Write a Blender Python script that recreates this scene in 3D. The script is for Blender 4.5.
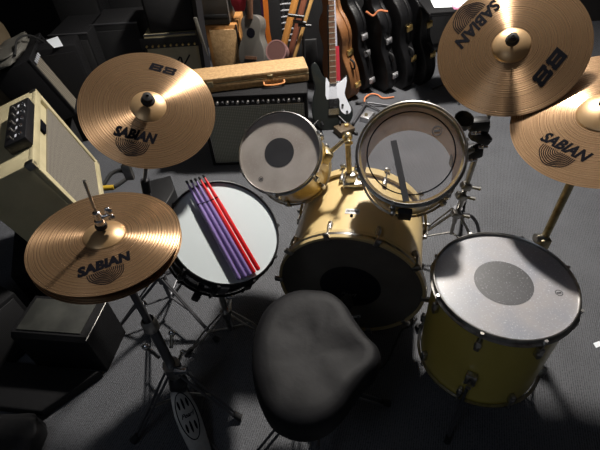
import bpy, bmesh, math, random
from mathutils import Vector, Matrix, noise
random.seed(7)
S = bpy.context.scene
for o in list(bpy.data.objects): bpy.data.objects.remove(o)
PI = math.pi; C = S.collection

# ---------------------------------------------------------------- camera
EYE = Vector((0, 0, 1.65)); F = 430.0
CAMR = Matrix(((0.99761067, 0.06908661, 0.0), (-0.04767253, 0.68839129, -0.72377121), (-0.0500029, 0.72204188, 0.69004002)))
cd = bpy.data.cameras.new('camera'); cam = bpy.data.objects.new('camera', cd); C.objects.link(cam)
cd.sensor_width = 36; cd.lens = 36 * F / 600; cd.clip_start = .02
cam.matrix_world = Matrix.Translation(EYE) @ CAMR.to_4x4()
S.camera = cam
# ---------------------------------------------------------------- world, light, exposure
w = bpy.data.worlds.new('world'); S.world = w; w.use_nodes = True
w.node_tree.nodes['Background'].inputs[0].default_value = (.75, .85, 1, 1)
w.node_tree.nodes['Background'].inputs[1].default_value = .03
S.view_settings.view_transform = 'Standard'; S.view_settings.look = 'None'
S.view_settings.exposure = 0.0; S.view_settings.gamma = 1; S.view_settings.use_curve_mapping = False
def area(name, loc, target, size, power, col):
    l = bpy.data.lights.new(name, 'AREA'); l.shape = 'DISK'; l.size = size; l.energy = power; l.color = col
    o = bpy.data.objects.new(name, l); C.objects.link(o); o.location = loc
    o.rotation_euler = (Vector(target) - Vector(loc)).to_track_quat('-Z', 'Y').to_euler()
    return o
def spot(name, loc, target, radius, power, col, angle):
    l = bpy.data.lights.new(name, 'SPOT'); l.shadow_soft_size = radius; l.energy = power; l.color = col; l.spot_size = math.radians(angle); l.spot_blend = 1
    o = bpy.data.objects.new(name, l); C.objects.link(o); o.location = loc
    o.rotation_euler = (Vector(target) - Vector(loc)).to_track_quat('-Z', 'Y').to_euler()
    return o
KEY = spot('ceiling_lamp_light', (.75, 2.7, 2.9), (.55, 2.2, 0), .11, 660, (1, .94, .86), 132)
UPL = area('added_ceiling_uplight', (.75, 2.7, 2.75), (.75, 2.7, 3.0), .3, 22, (1, .95, .9))  # added up-facing light that brightens the ceiling above the lamp
FILL = area('added_fill_light', (-1.2, -.6, 2.8), (-.3, 1.2, 0), .8, 4, (.75, .85, 1))  # unseen fill light, added to lift the dark parts

# ---------------------------------------------------------------- helpers
def P(px, py, z=0.0):
    d = CAMR @ Vector(((px - 300) / F, -(py - 225) / F, -1)); t = (z - EYE.z) / d.z
    return EYE + d * t
def Y(px, py, y):
    d = CAMR @ Vector(((px - 300) / F, -(py - 225) / F, -1)); return EYE + d * (y / d.y)
def onplane(px, py, mw):          # pixel -> local xy on the z=0 plane of a frame
    n = mw.to_3x3() @ Vector((0, 0, 1)); c = mw.translation
    d = CAMR @ Vector(((px - 300) / F, -(py - 225) / F, -1))
    return mw.inverted() @ (EYE + d * ((c - EYE).dot(n) / d.dot(n)))
def frame(c, n, xdir=(1, 0, 0)):
    n = Vector(n).normalized(); x = Vector(xdir); x = (x - x.dot(n) * n).normalized(); y = n.cross(x)
    m = Matrix((x, y, n)).transposed().to_4x4(); m.translation = Vector(c); return m
def mat(name, col, rough=.5, metal=0, **k):
    m = bpy.data.materials.new(name); m.use_nodes = True; nt = m.node_tree; b = nt.nodes['Principled BSDF']
    b.inputs['Base Color'].default_value = (*col, 1); b.inputs['Roughness'].default_value = rough; b.inputs['Metallic'].default_value = metal
    if 'coat' in k: b.inputs['Coat Weight'].default_value = k['coat']; b.inputs['Coat Roughness'].default_value = .12
    if 'spec' in k: b.inputs['Specular IOR Level'].default_value = k['spec']
    tc = nt.nodes.new('ShaderNodeTexCoord')
    if 'noise' in k:               # noise=(scale, second colour, low, high)
        sc, c2, lo, hi = k['noise']
        n = nt.nodes.new('ShaderNodeTexNoise'); n.inputs['Scale'].default_value = sc; n.inputs['Detail'].default_value = 5
        r = nt.nodes.new('ShaderNodeValToRGB'); r.color_ramp.elements[0].position = lo; r.color_ramp.elements[1].position = hi
        r.color_ramp.elements[0].color = (*col, 1); r.color_ramp.elements[1].color = (*c2, 1)
        nt.links.new(tc.outputs['Object'], n.inputs['Vector']); nt.links.new(n.outputs['Fac'], r.inputs['Fac']); nt.links.new(r.outputs['Color'], b.inputs['Base Color'])
    if 'bump' in k:                # bump=(scale, strength)
        n = nt.nodes.new('ShaderNodeTexNoise'); n.inputs['Scale'].default_value = k['bump'][0]; n.inputs['Detail'].default_value = 4
        bp = nt.nodes.new('ShaderNodeBump'); bp.inputs['Strength'].default_value = k['bump'][1]; bp.inputs['Distance'].default_value = .004
        nt.links.new(tc.outputs['Object'], n.inputs['Vector']); nt.links.new(n.outputs['Fac'], bp.inputs['Height']); nt.links.new(bp.outputs['Normal'], b.inputs['Normal'])
    return m
def weave(name, c1, c2, sx, sz, rough=.8, axis='XZ', metal=0):
    m = mat(name, c1, rough, metal); nt = m.node_tree; b = nt.nodes['Principled BSDF']
    tc = nt.nodes.new('ShaderNodeTexCoord'); ws = []
    for ax, s in zip(axis, (sx, sz)):
        wv = nt.nodes.new('ShaderNodeTexWave'); wv.bands_direction = ax; wv.inputs['Scale'].default_value = s
        nt.links.new(tc.outputs['Object'], wv.inputs['Vector']); ws.append(wv)
    mu = nt.nodes.new('ShaderNodeMath'); mu.operation = 'MULTIPLY'
    nt.links.new(ws[0].outputs['Fac'], mu.inputs[0]); nt.links.new(ws[1].outputs['Fac'], mu.inputs[1])
    r = nt.nodes.new('ShaderNodeMix'); r.data_type = 'RGBA'; r.inputs[6].default_value = (*c1, 1); r.inputs[7].default_value = (*c2, 1)
    nt.links.new(mu.outputs[0], r.inputs[0]); nt.links.new(r.outputs[2], b.inputs['Base Color'])
    bp = nt.nodes.new('ShaderNodeBump'); bp.inputs['Strength'].default_value = .4; bp.inputs['Distance'].default_value = .002
    nt.links.new(mu.outputs[0], bp.inputs['Height']); nt.links.new(bp.outputs['Normal'], b.inputs['Normal'])
    return m
class MB:
    def __init__(s): s.bm = bmesh.new()
    def _add(s, vs, fs, M=None):
        v = [s.bm.verts.new((M @ Vector(p)) if M else Vector(p)) for p in vs]
        for f in fs:
            try: s.bm.faces.new([v[i] for i in f])
            except ValueError: pass
        return s
    def box(s, c, d, rot=None, bev=0):
        b = bmesh.new(); bmesh.ops.create_cube(b, size=1)
        bmesh.ops.scale(b, vec=Vector(d), verts=b.verts)
        if bev: bmesh.ops.bevel(b, geom=b.edges[:], offset=bev, segments=2, affect='EDGES', profile=.5)
        M = Matrix.Translation(Vector(c)) @ (rot.to_4x4() if rot else Matrix())
        vs = [v.co.copy() for v in b.verts]; b.verts.index_update(); fs = [[v.index for v in f.verts] for f in b.faces]; b.free()
        return s._add(vs, fs, M)
    def tube(s, pts, r, seg=12, caps=True):
        pts = [Vector(p) for p in pts]; n = len(pts); rs = r if isinstance(r, (list, tuple)) else [r] * n
        vs = []; up = None
        for i, p in enumerate(pts):
            d = (pts[min(i + 1, n - 1)] - pts[max(i - 1, 0)]).normalized()
            if up is None: up = Vector((0, 0, 1)) if abs(d.z) < .9 else Vector((1, 0, 0))
            a = d.cross(up)
            if a.length < 1e-4: a = d.orthogonal()
            a.normalize(); b = a.cross(d).normalized(); up = b
            for k in range(seg):
                t = 2 * PI * k / seg; vs.append(p + (a * math.cos(t) + b * math.sin(t)) * rs[i])
        fs = [[i * seg + k, i * seg + (k + 1) % seg, (i + 1) * seg + (k + 1) % seg, (i + 1) * seg + k] for i in range(n - 1) for k in range(seg)]
        if caps: fs += [list(range(seg))[::-1], [(n - 1) * seg + k for k in range(seg)]]
        return s._add(vs, fs)
    def curve(s, ctrl, r, n=6, seg=8):
        c = [Vector(p) for p in ctrl]; c = [c[0] * 2 - c[1]] + c + [c[-1] * 2 - c[-2]]; out = []
        for i in range(1, len(c) - 2):
            for k in range(n):
                t = k / n; out.append(.5 * ((2 * c[i]) + (c[i + 1] - c[i - 1]) * t + (2 * c[i - 1] - 5 * c[i] + 4 * c[i + 1] - c[i + 2]) * t * t + (3 * c[i] - c[i - 1] - 3 * c[i + 1] + c[i + 2]) * t ** 3))
        out.append(c[-2]); return s.tube(out, r, seg)
    def lathe(s, prof, seg=48, M=None, closed=False, a0=0, a1=2 * PI):
        full = abs(a1 - a0 - 2 * PI) < 1e-6; ns = seg if full else seg + 1; vs = []; n = len(prof)
        for r, z in prof:
            for k in range(ns):
                t = a0 + (a1 - a0) * k / seg; vs.append((r * math.cos(t), r * math.sin(t), z))
        fs = []
        for i in range(n if closed else n - 1):
            j = (i + 1) % n
            for k in range(seg):
                q = (k + 1) % ns; fs.append([i * ns + k, i * ns + q, j * ns + q, j * ns + k])
        s._add(vs, fs, M); return s
    def disc(s, r, z=0, seg=64, M=None, r2=None):
        vs = [(r * math.cos(2 * PI * k / seg), (r2 or r) * math.sin(2 * PI * k / seg), z) for k in range(seg)]
        return s._add(vs, [list(range(seg))], M)
    def prism(s, out, z0, z1, M=None, bev=0):
        b = bmesh.new(); n = len(out)
        lo = [b.verts.new((x, y, z0)) for x, y in out]; hi = [b.verts.new((x, y, z1)) for x, y in out]
        b.faces.new(lo[::-1]); b.faces.new(hi)
        for i in range(n): b.faces.new([lo[i], lo[(i + 1) % n], hi[(i + 1) % n], hi[i]])
        bmesh.ops.recalc_face_normals(b, faces=b.faces)
        if bev:
            es = [e for e in b.edges if abs(e.verts[0].co.z - e.verts[1].co.z) < 1e-6]
            bmesh.ops.bevel(b, geom=es, offset=bev, segments=3, affect='EDGES', profile=.5)
        b.verts.index_update(); vs = [v.co.copy() for v in b.verts]; fs = [[v.index for v in f.verts] for f in b.faces]; b.free()
        return s._add(vs, fs, M)
    def ball(s, c, r, sc=(1, 1, 1), seg=16):
        b = bmesh.new(); bmesh.ops.create_uvsphere(b, u_segments=seg, v_segments=seg // 2 + 2, radius=r)
        vs = [Vector((v.co.x * sc[0], v.co.y * sc[1], v.co.z * sc[2])) + Vector(c) for v in b.verts]; b.verts.index_update()
        fs = [[v.index for v in f.verts] for f in b.faces]; b.free(); return s._add(vs, fs)
    def build(s, name, m, parent=None, label=None, flat=False, ang=38):
        bmesh.ops.recalc_face_normals(s.bm, faces=s.bm.faces)
        for f in s.bm.faces: f.smooth = not flat
        for e in s.bm.edges:
            if len(e.link_faces) == 2 and e.calc_face_angle(0) > math.radians(ang): e.smooth = False
        me = bpy.data.meshes.new(name); s.bm.to_mesh(me); s.bm.free(); me.materials.append(m)
        o = bpy.data.objects.new(name, me); C.objects.link(o)
        if parent: o.parent = parent
        if label: o['label'] = label
        return o
def tag(o, label, cat, group=None):
    o['label'] = label; o['category'] = cat
    if group: o['group'] = group
    return o
def thing(name, label, cat, mw=None, group=None):
    o = bpy.data.objects.new(name, None); C.objects.link(o); o.empty_display_size = .05
    if mw is not None: o.matrix_world = mw if isinstance(mw, Matrix) else Matrix.Translation(Vector(mw))
    return tag(o, label, cat, group)
def struct(o): o['kind'] = 'structure'; return o
def RZ(a): return Matrix.Rotation(math.radians(a), 4, 'Z')
def RX(a): return Matrix.Rotation(math.radians(a), 4, 'X')
def RY(a): return Matrix.Rotation(math.radians(a), 4, 'Y')
def T(x, y, z): return Matrix.Translation((x, y, z))
def text_mb(txt, size, shear=0, bold=0, spacing=1.0, sx=1.0):
    cu = bpy.data.curves.new('t', 'FONT'); cu.body = txt; cu.size = size; cu.shear = shear; cu.offset = bold; cu.space_character = spacing
    cu.align_x = 'CENTER'; cu.align_y = 'CENTER'; cu.resolution_u = 3
    ob = bpy.data.objects.new('t', cu); C.objects.link(ob); bpy.context.view_layer.update()
    me = bpy.data.meshes.new_from_object(ob.evaluated_get(bpy.context.evaluated_depsgraph_get()))
    vs = [(v.co.x * sx, v.co.y, 0) for v in me.vertices]; fs = [list(p.vertices) for p in me.polygons]
    bpy.data.objects.remove(ob); bpy.data.curves.remove(cu); bpy.data.meshes.remove(me)
    return vs, fs

# ---------------------------------------------------------------- materials
chrome = mat('chrome', (.72, .72, .74), .18, 1, bump=(60, .05))
dullchrome = mat('worn_chrome', (.5, .49, .47), .32, 1, noise=(40, (.3, .28, .25), .4, .7))
darksteel = mat('dark_steel', (.13, .13, .14), .5, .8)
brassy = mat('tarnished_brass', (.50, .43, .28), .4, 1, noise=(60, (.32, .26, .15), .4, .7))
gold = mat('gold_plate', (.85, .62, .25), .3, 1)
blk = mat('black_plastic', (.012, .012, .014), .4)
rubber = mat('black_rubber', (.01, .01, .011), .75)
tolex = mat('black_tolex', (.006, .006, .007), .65, spec=.25, bump=(500, .5))
creamtolex = mat('cream_tolex', (.56, .49, .30), .6, bump=(450, .4), noise=(8, (.46, .40, .24), .4, .7))
white = mat('white_plastic', (.75, .78, .85), .35)
wht_paper = mat('paper', (.8, .85, .9), .7)
shellm = mat('pale_yellow_lacquer', (.68, .52, .26), .32, 0, coat=.35, noise=(3, (.62, .46, .2), .35, .7))
shellt = mat('golden_yellow_lacquer', (.62, .44, .13), .32, 0, coat=.35, noise=(3, (.56, .38, .10), .35, .7))
shellf = mat('mustard_lacquer', (.56, .45, .10), .35, 0, coat=.3, noise=(3, (.50, .39, .075), .35, .7))
snareshell = mat('black_lacquer', (.012, .012, .02), .2, coat=.5)
innershell = mat('birch_inside', (.36, .24, .165), .6, noise=(9, (.24, .15, .10), .4, .7))
coated = mat('coated_head', (.58, .64, .66), .55)
def headmat(name, c1, c2, spk, rough=.4):
    m = mat(name, c1, rough, coat=.4, noise=(7, c2, .38, .68)); nt = m.node_tree; b = nt.nodes['Principled BSDF']
    v = nt.nodes.new('ShaderNodeTexNoise'); v.inputs['Scale'].default_value = 170; v.inputs['Detail'].default_value = 2
    r = nt.nodes.new('ShaderNodeValToRGB'); r.color_ramp.elements[0].position = .60; r.color_ramp.elements[1].position = .70
    tc = nt.nodes['Texture Coordinate']; nt.links.new(tc.outputs['Object'], v.inputs['Vector']); nt.links.new(v.outputs['Fac'], r.inputs['Fac'])
    src = b.inputs['Base Color'].links[0].from_socket
    mx = nt.nodes.new('ShaderNodeMix'); mx.data_type = 'RGBA'; mx.inputs[7].default_value = (*spk, 1)
    nt.links.new(r.outputs['Color'], mx.inputs[0]); nt.links.new(src, mx.inputs[6]); nt.links.new(mx.outputs[2], b.inputs['Base Color'])
    return m
worn1 = headmat('worn_coated_head', (.34, .30, .27), (.46, .42, .39), (.44, .40, .37))
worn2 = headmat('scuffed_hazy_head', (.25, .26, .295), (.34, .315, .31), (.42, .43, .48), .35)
dotm = headmat('worn_black_dot', (.025, .026, .03), (.04, .04, .046), (.13, .13, .145), .45)
dotp = mat('plain_black_dot', (.02, .02, .023), .5, noise=(9, (.03, .03, .034), .4, .7))
blackhead = mat('black_film_head', (.10, .088, .072), .5, noise=(6, (.13, .115, .095), .4, .7))
blackdot = mat('black_dot', (.006, .006, .009), .35)
carpet = mat('grey_carpet', (.16, .165, .18), .7, spec=.5)
carpet.node_tree.nodes['Principled BSDF'].inputs['Sheen Weight'].default_value = .45; carpet.node_tree.nodes['Principled BSDF'].inputs['Sheen Roughness'].default_value = .35; carpet.node_tree.nodes['Principled BSDF'].inputs['Sheen Tint'].default_value = (.8, .85, 1, 1)
def carpet_nodes():
    nt = carpet.node_tree; b = nt.nodes['Principled BSDF']; tc = nt.nodes['Texture Coordinate']
    mp = nt.nodes.new('ShaderNodeMapping'); mp.inputs['Rotation'].default_value = (0, 0, .35); nt.links.new(tc.outputs['Object'], mp.inputs['Vector'])
    wv = nt.nodes.new('ShaderNodeTexWave'); wv.inputs['Scale'].default_value = 38; wv.inputs['Distortion'].default_value = 1.2; wv.inputs['Detail'].default_value = 2; wv.inputs['Detail Scale'].default_value = 6
    nt.links.new(mp.outputs[0], wv.inputs['Vector'])
    n = nt.nodes.new('ShaderNodeTexNoise'); n.inputs['Scale'].default_value = 150; n.inputs['Detail'].default_value = 3; nt.links.new(tc.outputs['Object'], n.inputs['Vector'])
    n2 = nt.nodes.new('ShaderNodeTexNoise'); n2.inputs['Scale'].default_value = 4; n2.inputs['Detail'].default_value = 6; nt.links.new(tc.outputs['Object'], n2.inputs['Vector'])
    a = nt.nodes.new('ShaderNodeMath'); a.operation = 'MULTIPLY_ADD'; a.inputs[1].default_value = .35
    nt.links.new(wv.outputs['Fac'], a.inputs[0]); nt.links.new(n.outputs['Fac'], a.inputs[2])
    a2 = nt.nodes.new('ShaderNodeMath'); a2.operation = 'MULTIPLY_ADD'; a2.inputs[1].default_value = .5
    nt.links.new(n2.outputs['Fac'], a2.inputs[0]); nt.links.new(a.outputs[0], a2.inputs[2])
    r = nt.nodes.new('ShaderNodeValToRGB'); r.color_ramp.elements[0].position = .6; r.color_ramp.elements[1].position = 1.15
    r.color_ramp.elements[0].color = (.016, .017, .020, 1); r.color_ramp.elements[1].color = (.092, .096, .107, 1)
    nt.links.new(a2.outputs[0], r.inputs['Fac']); nt.links.new(r.outputs['Color'], b.inputs['Base Color'])
    bp = nt.nodes.new('ShaderNodeBump'); bp.inputs['Strength'].default_value = .6; bp.inputs['Distance'].default_value = .004
    nt.links.new(a.outputs[0], bp.inputs['Height']); nt.links.new(bp.outputs['Normal'], b.inputs['Normal'])
carpet_nodes()
def cymbal_mat(name, c1, c2, rough=.36):
    m = mat(name, c1, rough, .75, noise=(5, c2, .3, .75)); nt = m.node_tree; b = nt.nodes['Principled BSDF']
    b.inputs['Anisotropic'].default_value = .92; b.inputs['Anisotropic Rotation'].default_value = .25
    tg = nt.nodes.new('ShaderNodeTangent'); tg.direction_type = 'RADIAL'; tg.axis = 'Z'; nt.links.new(tg.outputs[0], b.inputs['Tangent'])
    tc = nt.nodes['Texture Coordinate']
    ln = nt.nodes.new('ShaderNodeVectorMath'); ln.operation = 'LENGTH'
    mp = nt.nodes.new('ShaderNodeMapping'); mp.inputs['Scale'].default_value = (1, 1, 0)
    nt.links.new(tc.outputs['Object'], mp.inputs['Vector']); nt.links.new(mp.outputs[0], ln.inputs[0])
    s = nt.nodes.new('ShaderNodeMath'); s.operation = 'MULTIPLY'; s.inputs[1].default_value = 2 * PI / .0070; nt.links.new(ln.outputs['Value'], s.inputs[0])
    si = nt.nodes.new('ShaderNodeMath'); si.operation = 'SINE'; nt.links.new(s.outputs[0], si.inputs[0])
    nz = nt.nodes.new('ShaderNodeTexNoise'); nz.noise_dimensions = '1D'; nz.inputs['Scale'].default_value = 45; nz.inputs['Detail'].default_value = 3; nt.links.new(ln.outputs['Value'], nz.inputs['W'])
    ad = nt.nodes.new('ShaderNodeMath'); ad.operation = 'MULTIPLY'; nt.links.new(si.outputs[0], ad.inputs[0]); nt.links.new(nz.outputs['Fac'], ad.inputs[1])
    nf = nt.nodes.new('ShaderNodeTexNoise'); nf.noise_dimensions = '1D'; nf.inputs['Scale'].default_value = 420; nf.inputs['Detail'].default_value = 2; nt.links.new(ln.outputs['Value'], nf.inputs['W'])
    rr = nt.nodes.new('ShaderNodeMapRange'); rr.inputs['From Min'].default_value = .3; rr.inputs['From Max'].default_value = .7; rr.inputs['To Min'].default_value = .88; rr.inputs['To Max'].default_value = 1.08; nt.links.new(nf.outputs['Fac'], rr.inputs[0])
    src = b.inputs['Base Color'].links[0].from_socket; mm = nt.nodes.new('ShaderNodeMix'); mm.data_type = 'RGBA'; mm.blend_type = 'MULTIPLY'; mm.inputs[0].default_value = 1
    nt.links.new(src, mm.inputs[6]); nt.links.new(rr.outputs[0], mm.inputs[7]); nt.links.new(mm.outputs[2], b.inputs['Base Color'])
    r2 = nt.nodes.new('ShaderNodeMapRange'); r2.inputs['From Min'].default_value = .3; r2.inputs['From Max'].default_value = .7; r2.inputs['To Min'].default_value = rough - .06; r2.inputs['To Max'].default_value = rough + .06; nt.links.new(nf.outputs['Fac'], r2.inputs[0]); nt.links.new(r2.outputs[0], b.inputs['Roughness'])
    bp = nt.nodes.new('ShaderNodeBump'); bp.inputs['Strength'].default_value = .5; bp.inputs['Distance'].default_value = .00055
    nt.links.new(ad.outputs[0], bp.inputs['Height']); nt.links.new(bp.outputs['Normal'], b.inputs['Normal'])
    return m
bronze = cymbal_mat('lathed_bronze', (.50, .315, .175), (.42, .255, .135), .30)
bronze_bell = mat('bronze_bell', (.56, .38, .21), .36, .55, noise=(12, (.5, .3, .13), .3, .75))
ink = mat('black_ink', (.005, .005, .008), .8, spec=.05)

# ---------------------------------------------------------------- the room
def plane_box(name, lo, hi, m):
    b = MB(); lo = Vector(lo); hi = Vector(hi); b.box((lo + hi) / 2, hi - lo); return struct(b.build(name, m, flat=True))
wallm = mat('dark_painted_wall', (.02, .018, .018), .8, bump=(40, .1)); ceilm = mat('ceiling_paint', (.55, .57, .62), .9)
plane_box('floor', (-3, -1.6, -.08), (3.2, 4.4, 0), carpet)
plane_box('wall_back', (-3, 4.4, -.08), (3.2, 4.5, 3), wallm)
plane_box('wall_left', (-3.1, -1.6, -.08), (-3, 4.5, 3), wallm)
plane_box('wall_right', (3.2, -1.6, -.08), (3.3, 4.5, 3), wallm)
plane_box('ceiling', (-3.1, -1.6, 3), (3.3, 4.5, 3.1), ceilm)

# ---------------------------------------------------------------- cymbals
def cym_z(R, rb, bow, bh):
    def z(r):
        if r <= rb:
            t = r / rb; return bow + bh * (1 - t ** 2.4) if t < 1 else bow
        t = (r - rb) / (R - rb); return bow * (1 - t ** 1.35)
    return z
def cymbal(name, label, mw, R, rb, bow=.018, bh=.022, flip=False, rings=60, group=None):
    t = thing(name, label, 'cymbal', mw, group); zf = cym_z(R, rb, bow, bh)
    rs = [.006 + (rb - .006) * i / 14 for i in range(15)] + [rb + .0005] + [rb + (R - rb) * i / 24 for i in range(1, 25)]
    sg = -1 if flip else 1
    bow_rs = [r for r in rs if r >= rb]; bell_rs = [r for r in rs if r <= rb]
    top = [(r, sg * zf(r)) for r in bow_rs]; bot = [(r, sg * zf(r) - .0012) for r in bow_rs[::-1]]
    MB().lathe(top + bot, 160, closed=True).build('bow', bronze, t, ang=60)
    top = [(r, sg * zf(r) + .0003) for r in bell_rs]; bot = [(r, sg * zf(r) - .0015) for r in bell_rs[::-1]]
    MB().lathe(top + bot, 64, closed=True).build('bell', bronze_bell, t, ang=60)
    return t, zf
def block_mark(h):
    # squared-off B and 8 cut from solid blocks with thin slots
    vs, fs = [], []
    def r(x0, y0, x1, y1):
        n = len(vs); k = .18; vs.extend([((x + k * y) * h, y * h, 0) for x, y in ((x0, y0), (x1, y0), (x1, y1), (x0, y1))]); fs.append([n, n + 1, n + 2, n + 3])
    for ox, eight in ((-.98, False), (.06, True)):
        r(ox, .17, ox + .86, .36); r(ox + .05, -.10, ox + .84, .10); r(ox, -.36, ox + .86, -.17)
        r(ox + .66, .09, ox + .90, .30); r(ox + .66, -.30, ox + .90, -.09)
        if eight: r(ox - .04, .09, ox + .2, .30); r(ox - .04, -.30, ox + .2, -.09)
        else: r(ox - .04, -.36, ox + .2, .36)
    return vs, fs
def print_on(t, zf, mw, px, py, upto, size, txt, emblem=True, name='lettering', shear=.2, bold=.0022, sx=1.12):
    """ink text centred on the place seen at px,py; its letters stand upright towards pixel `upto`"""
    c = onplane(px, py, mw); u = onplane(*upto, mw) - c; u.z = 0; u.normalize(); x = Vector((u.y, -u.x, 0))
    M = Matrix((x, u, Vector((0, 0, 1)))).transposed().to_4x4()
    def lay(vs): 
        out = []
        for v in vs:
            q = Vector((c.x, c.y, 0)) + M @ Vector(v); q.z = zf(math.hypot(q.x, q.y)) + .0007; out.append(q)
        return out
    vs, fs = block_mark(size) if txt == 'B8' else text_mb(txt, size, shear, bold, 1.02, sx); b = MB(); b._add(lay(vs), fs); b.build(name, ink, t, flat=True)
    if emblem:
        b = MB(); h = size * .44
        for k in range(9):
            r0 = size * (.10 + k * .125); r1 = r0 + size * .062; n = 28; v = []
            for i in range(n + 1):
                a = -PI * (i / n)
                wob = 1 + .02 * math.sin(6 * a + k * .7)
                for r in (r0 * wob, r1 * wob): v.append((r * math.cos(a) * 1.0, r * math.sin(a) * 1.0 - h, 0))
            b._add(lay(v), [[2 * i, 2 * i + 1, 2 * i + 3, 2 * i + 2] for i in range(n)])
        b.build('emblem', ink, t, flat=True)
def wingnut_top(t, z, felt_r=.012, mat_=rubber):
    MB().lathe([(0, z), (felt_r, z), (felt_r * 1.05, z + .012), (felt_r * .8, z + .02), (.005, z + .022), (.005, z + .034), (0, z + .034)], 24).build('sleeve', mat_, t)

CYM = {}
def put(name, c, n, x=(1, 0, 0)): CYM[name] = frame(c, n, x); return CYM[name]
# left crash (16)
m1 = put('crashL', (-.444, 1.241, 1.012), (.272, -.487, .83))
t, zf = cymbal('crash_cymbal', 'round bronze cymbal on the left with a B8 mark, above the hi-hat', 'cymbal' and m1, .2032, .053, .013, .013)
CL = t
print_on(t, zf, m1, 135, 136.5, (144, 104), .042, 'SABIAN', bold=.0026, sx=.82)
print_on(t, zf, m1, 163.5, 70.5, (172, 40), .040, 'B8', False, 'mark', shear=0)
# crash right (18)
m2 = put('crashR', (.731, 1.390, 1.062), (-.36, -.60, .72))
t, zf = cymbal('crash_cymbal', 'large bronze cymbal at the top right, its writing turned sideways and B8 low on it', m2, .2310, .058, .015, .015)
CR = t
print_on(t, zf, m2, 477.5, 24.5, (503, 42), .053, 'SABIAN', sx=.98)
print_on(t, zf, m2, 548.5, 69, (576, 84), .060, 'B8', False, 'mark', shear=0)
# ride
m3 = put('ride', (.928, 1.107, .953), (-.379, -.215, .90))
t, zf = cymbal('ride_cymbal', 'bronze cymbal cut off by the right edge, above the floor tom', m3, .254, .074, .018, .021)
RD = t
print_on(t, zf, m3, 564, 149, (593, 123), .046, 'SABIAN', sx=.92)
# hi-hats
m4 = put('hat', (-.475, .760, .927), (.091, .003, .996))
t, zf = cymbal('hi_hat_cymbal', 'upper bronze hi-hat cymbal in front of the cream amplifier', m4, .1778, .050, .011, .016)
HT = t
print_on(t, zf, m4, 104.5, 267, (95, 237), .035, 'SABIAN', sx=.95)
m4b = m4 @ T(0, 0, -.022) @ RX(1.5)
t, _ = cymbal('hi_hat_cymbal', 'lower bronze hi-hat cymbal, only its rim showing under the upper one', m4b, .1778, .050, .014, .022, flip=True)

# ---------------------------------------------------------------- drums
def drum(name, label, cat, mw, R, depth, sm, hoop_m, head_m, nl, dot=None, hoop='flanged', reso=True, lug_m=dullchrome, a0=0, bottom=True, head_name='batter_head', inner=None, film=False, ring=False):
    t = thing(name, label, cat, mw); r = R * .965
    z0 = -.006; z1 = -depth
    MB().lathe([(r, z0), (r, z1), (r - .007, z1), (r - .007, z0)], 96, closed=True).build('shell', sm, t)
    if inner: MB().lathe([(r - .0075, z0 - .001), (r - .0075, z1 + .001), (r - .0085, z1 + .001), (r - .0085, z0 - .001)], 96, closed=True).build('shell_lining', inner, t)
    h = MB().lathe([(r - .004, 0), (R * .985, .0005), (R * .99, -.004)], 96)
    h.disc(r - .004, 0, 96).build(head_name, head_m, t)
    if dot: MB().disc(R * dot[0], .0006, 64).build('centre_dot', dot[1], t)
    if ring: MB().lathe([(R * .79, .0006), (R * .815, .0006)], 96).build('film_ring', ink, t)
    def hoopmb(z, s):
        if hoop == 'wood': return MB().lathe([(R * .985, z + s * .010), (R * 1.02, z + s * .010), (R * 1.025, z + s * .006), (R * 1.025, z - s * .030), (R * .985, z - s * .030)], 96, closed=True)
        return MB().lathe([(R * .975, z + s * .009), (R * .985, z + s * .011), (R * 1.0, z + s * .010), (R * 1.0, z - s * .008), (R * 1.035, z - s * .010), (R * 1.035, z - s * .013), (R * .985, z - s * .012), (R * .975, z - s * .002)], 96, closed=True)
    hoopmb(0, 1).build('batter_hoop', hoop_m, t)
    if bottom:
        hoopmb(z1 - .0, -1).build('resonant_hoop', hoop_m, t)
        if reso: MB().disc(r - .001, z1 - .001, 96).build('resonant_head', head_m if not film else film, t)
    for k in range(nl):
        a = a0 + 2 * PI * k / nl; cA, sA = math.cos(a), math.sin(a)
        R2 = Matrix.Rotation(a, 3, 'Z')
        zs = [(-.055, 1)] + ([(z1 + .055, -1)] if bottom and depth > .2 else []) if depth > .17 else [((z1) / 2, 0)]
        for zl, sg in zs:
            L = MB().box((cA * (r + .010), sA * (r + .010), zl), (.020, .016, .045), R2, .004); L.ball((cA * (r + .012), sA * (r + .012), zl + .0), .011, (1, 1, 1.5), 10)
            lo = L.build('lug', lug_m, t); rr = R * 1.02
            b = MB()
            if hoop == 'wood':
                zt = .004 if sg >= 0 else z1 - .004
                b.tube([(cA * (r + .022), sA * (r + .022), zl), (cA * R * 1.035, sA * R * 1.035, zt)], .0032, 8)
                b.box((cA * R * 1.03, sA * R * 1.03, zt + sg * .004), (.035, .022, .012), R2, .003)
            else:
                tops = [zt for zt in ([.002] if sg > 0 else [z1 - .002] if sg < 0 else ([.002, z1 - .002] if bottom else [.002]))]
                for zt in tops:
                    b.tube([(cA * (r + .014), sA * (r + .014), zl), (cA * rr, sA * rr, zt)], .0028, 8)
                    b.tube([(cA * rr, sA * rr, zt - .004), (cA * rr, sA * rr, zt + .006)], .0055, 8)
            b.build('tension_rod', lug_m, lo)
    return t
# snare
ms = frame((-.245, 1.013, .678), (.387, -.372, .844))
SN = drum('snare_drum', 'black snare drum with a clean white head and drumsticks lying across it', 'drum', ms, .1815, .135, snareshell, blk, coated, 10, lug_m=blk, a0=.2)
b = MB().box((.0, -.186, -.03), (.03, .014, .07), None, .004).build('strainer', darksteel, SN)
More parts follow.
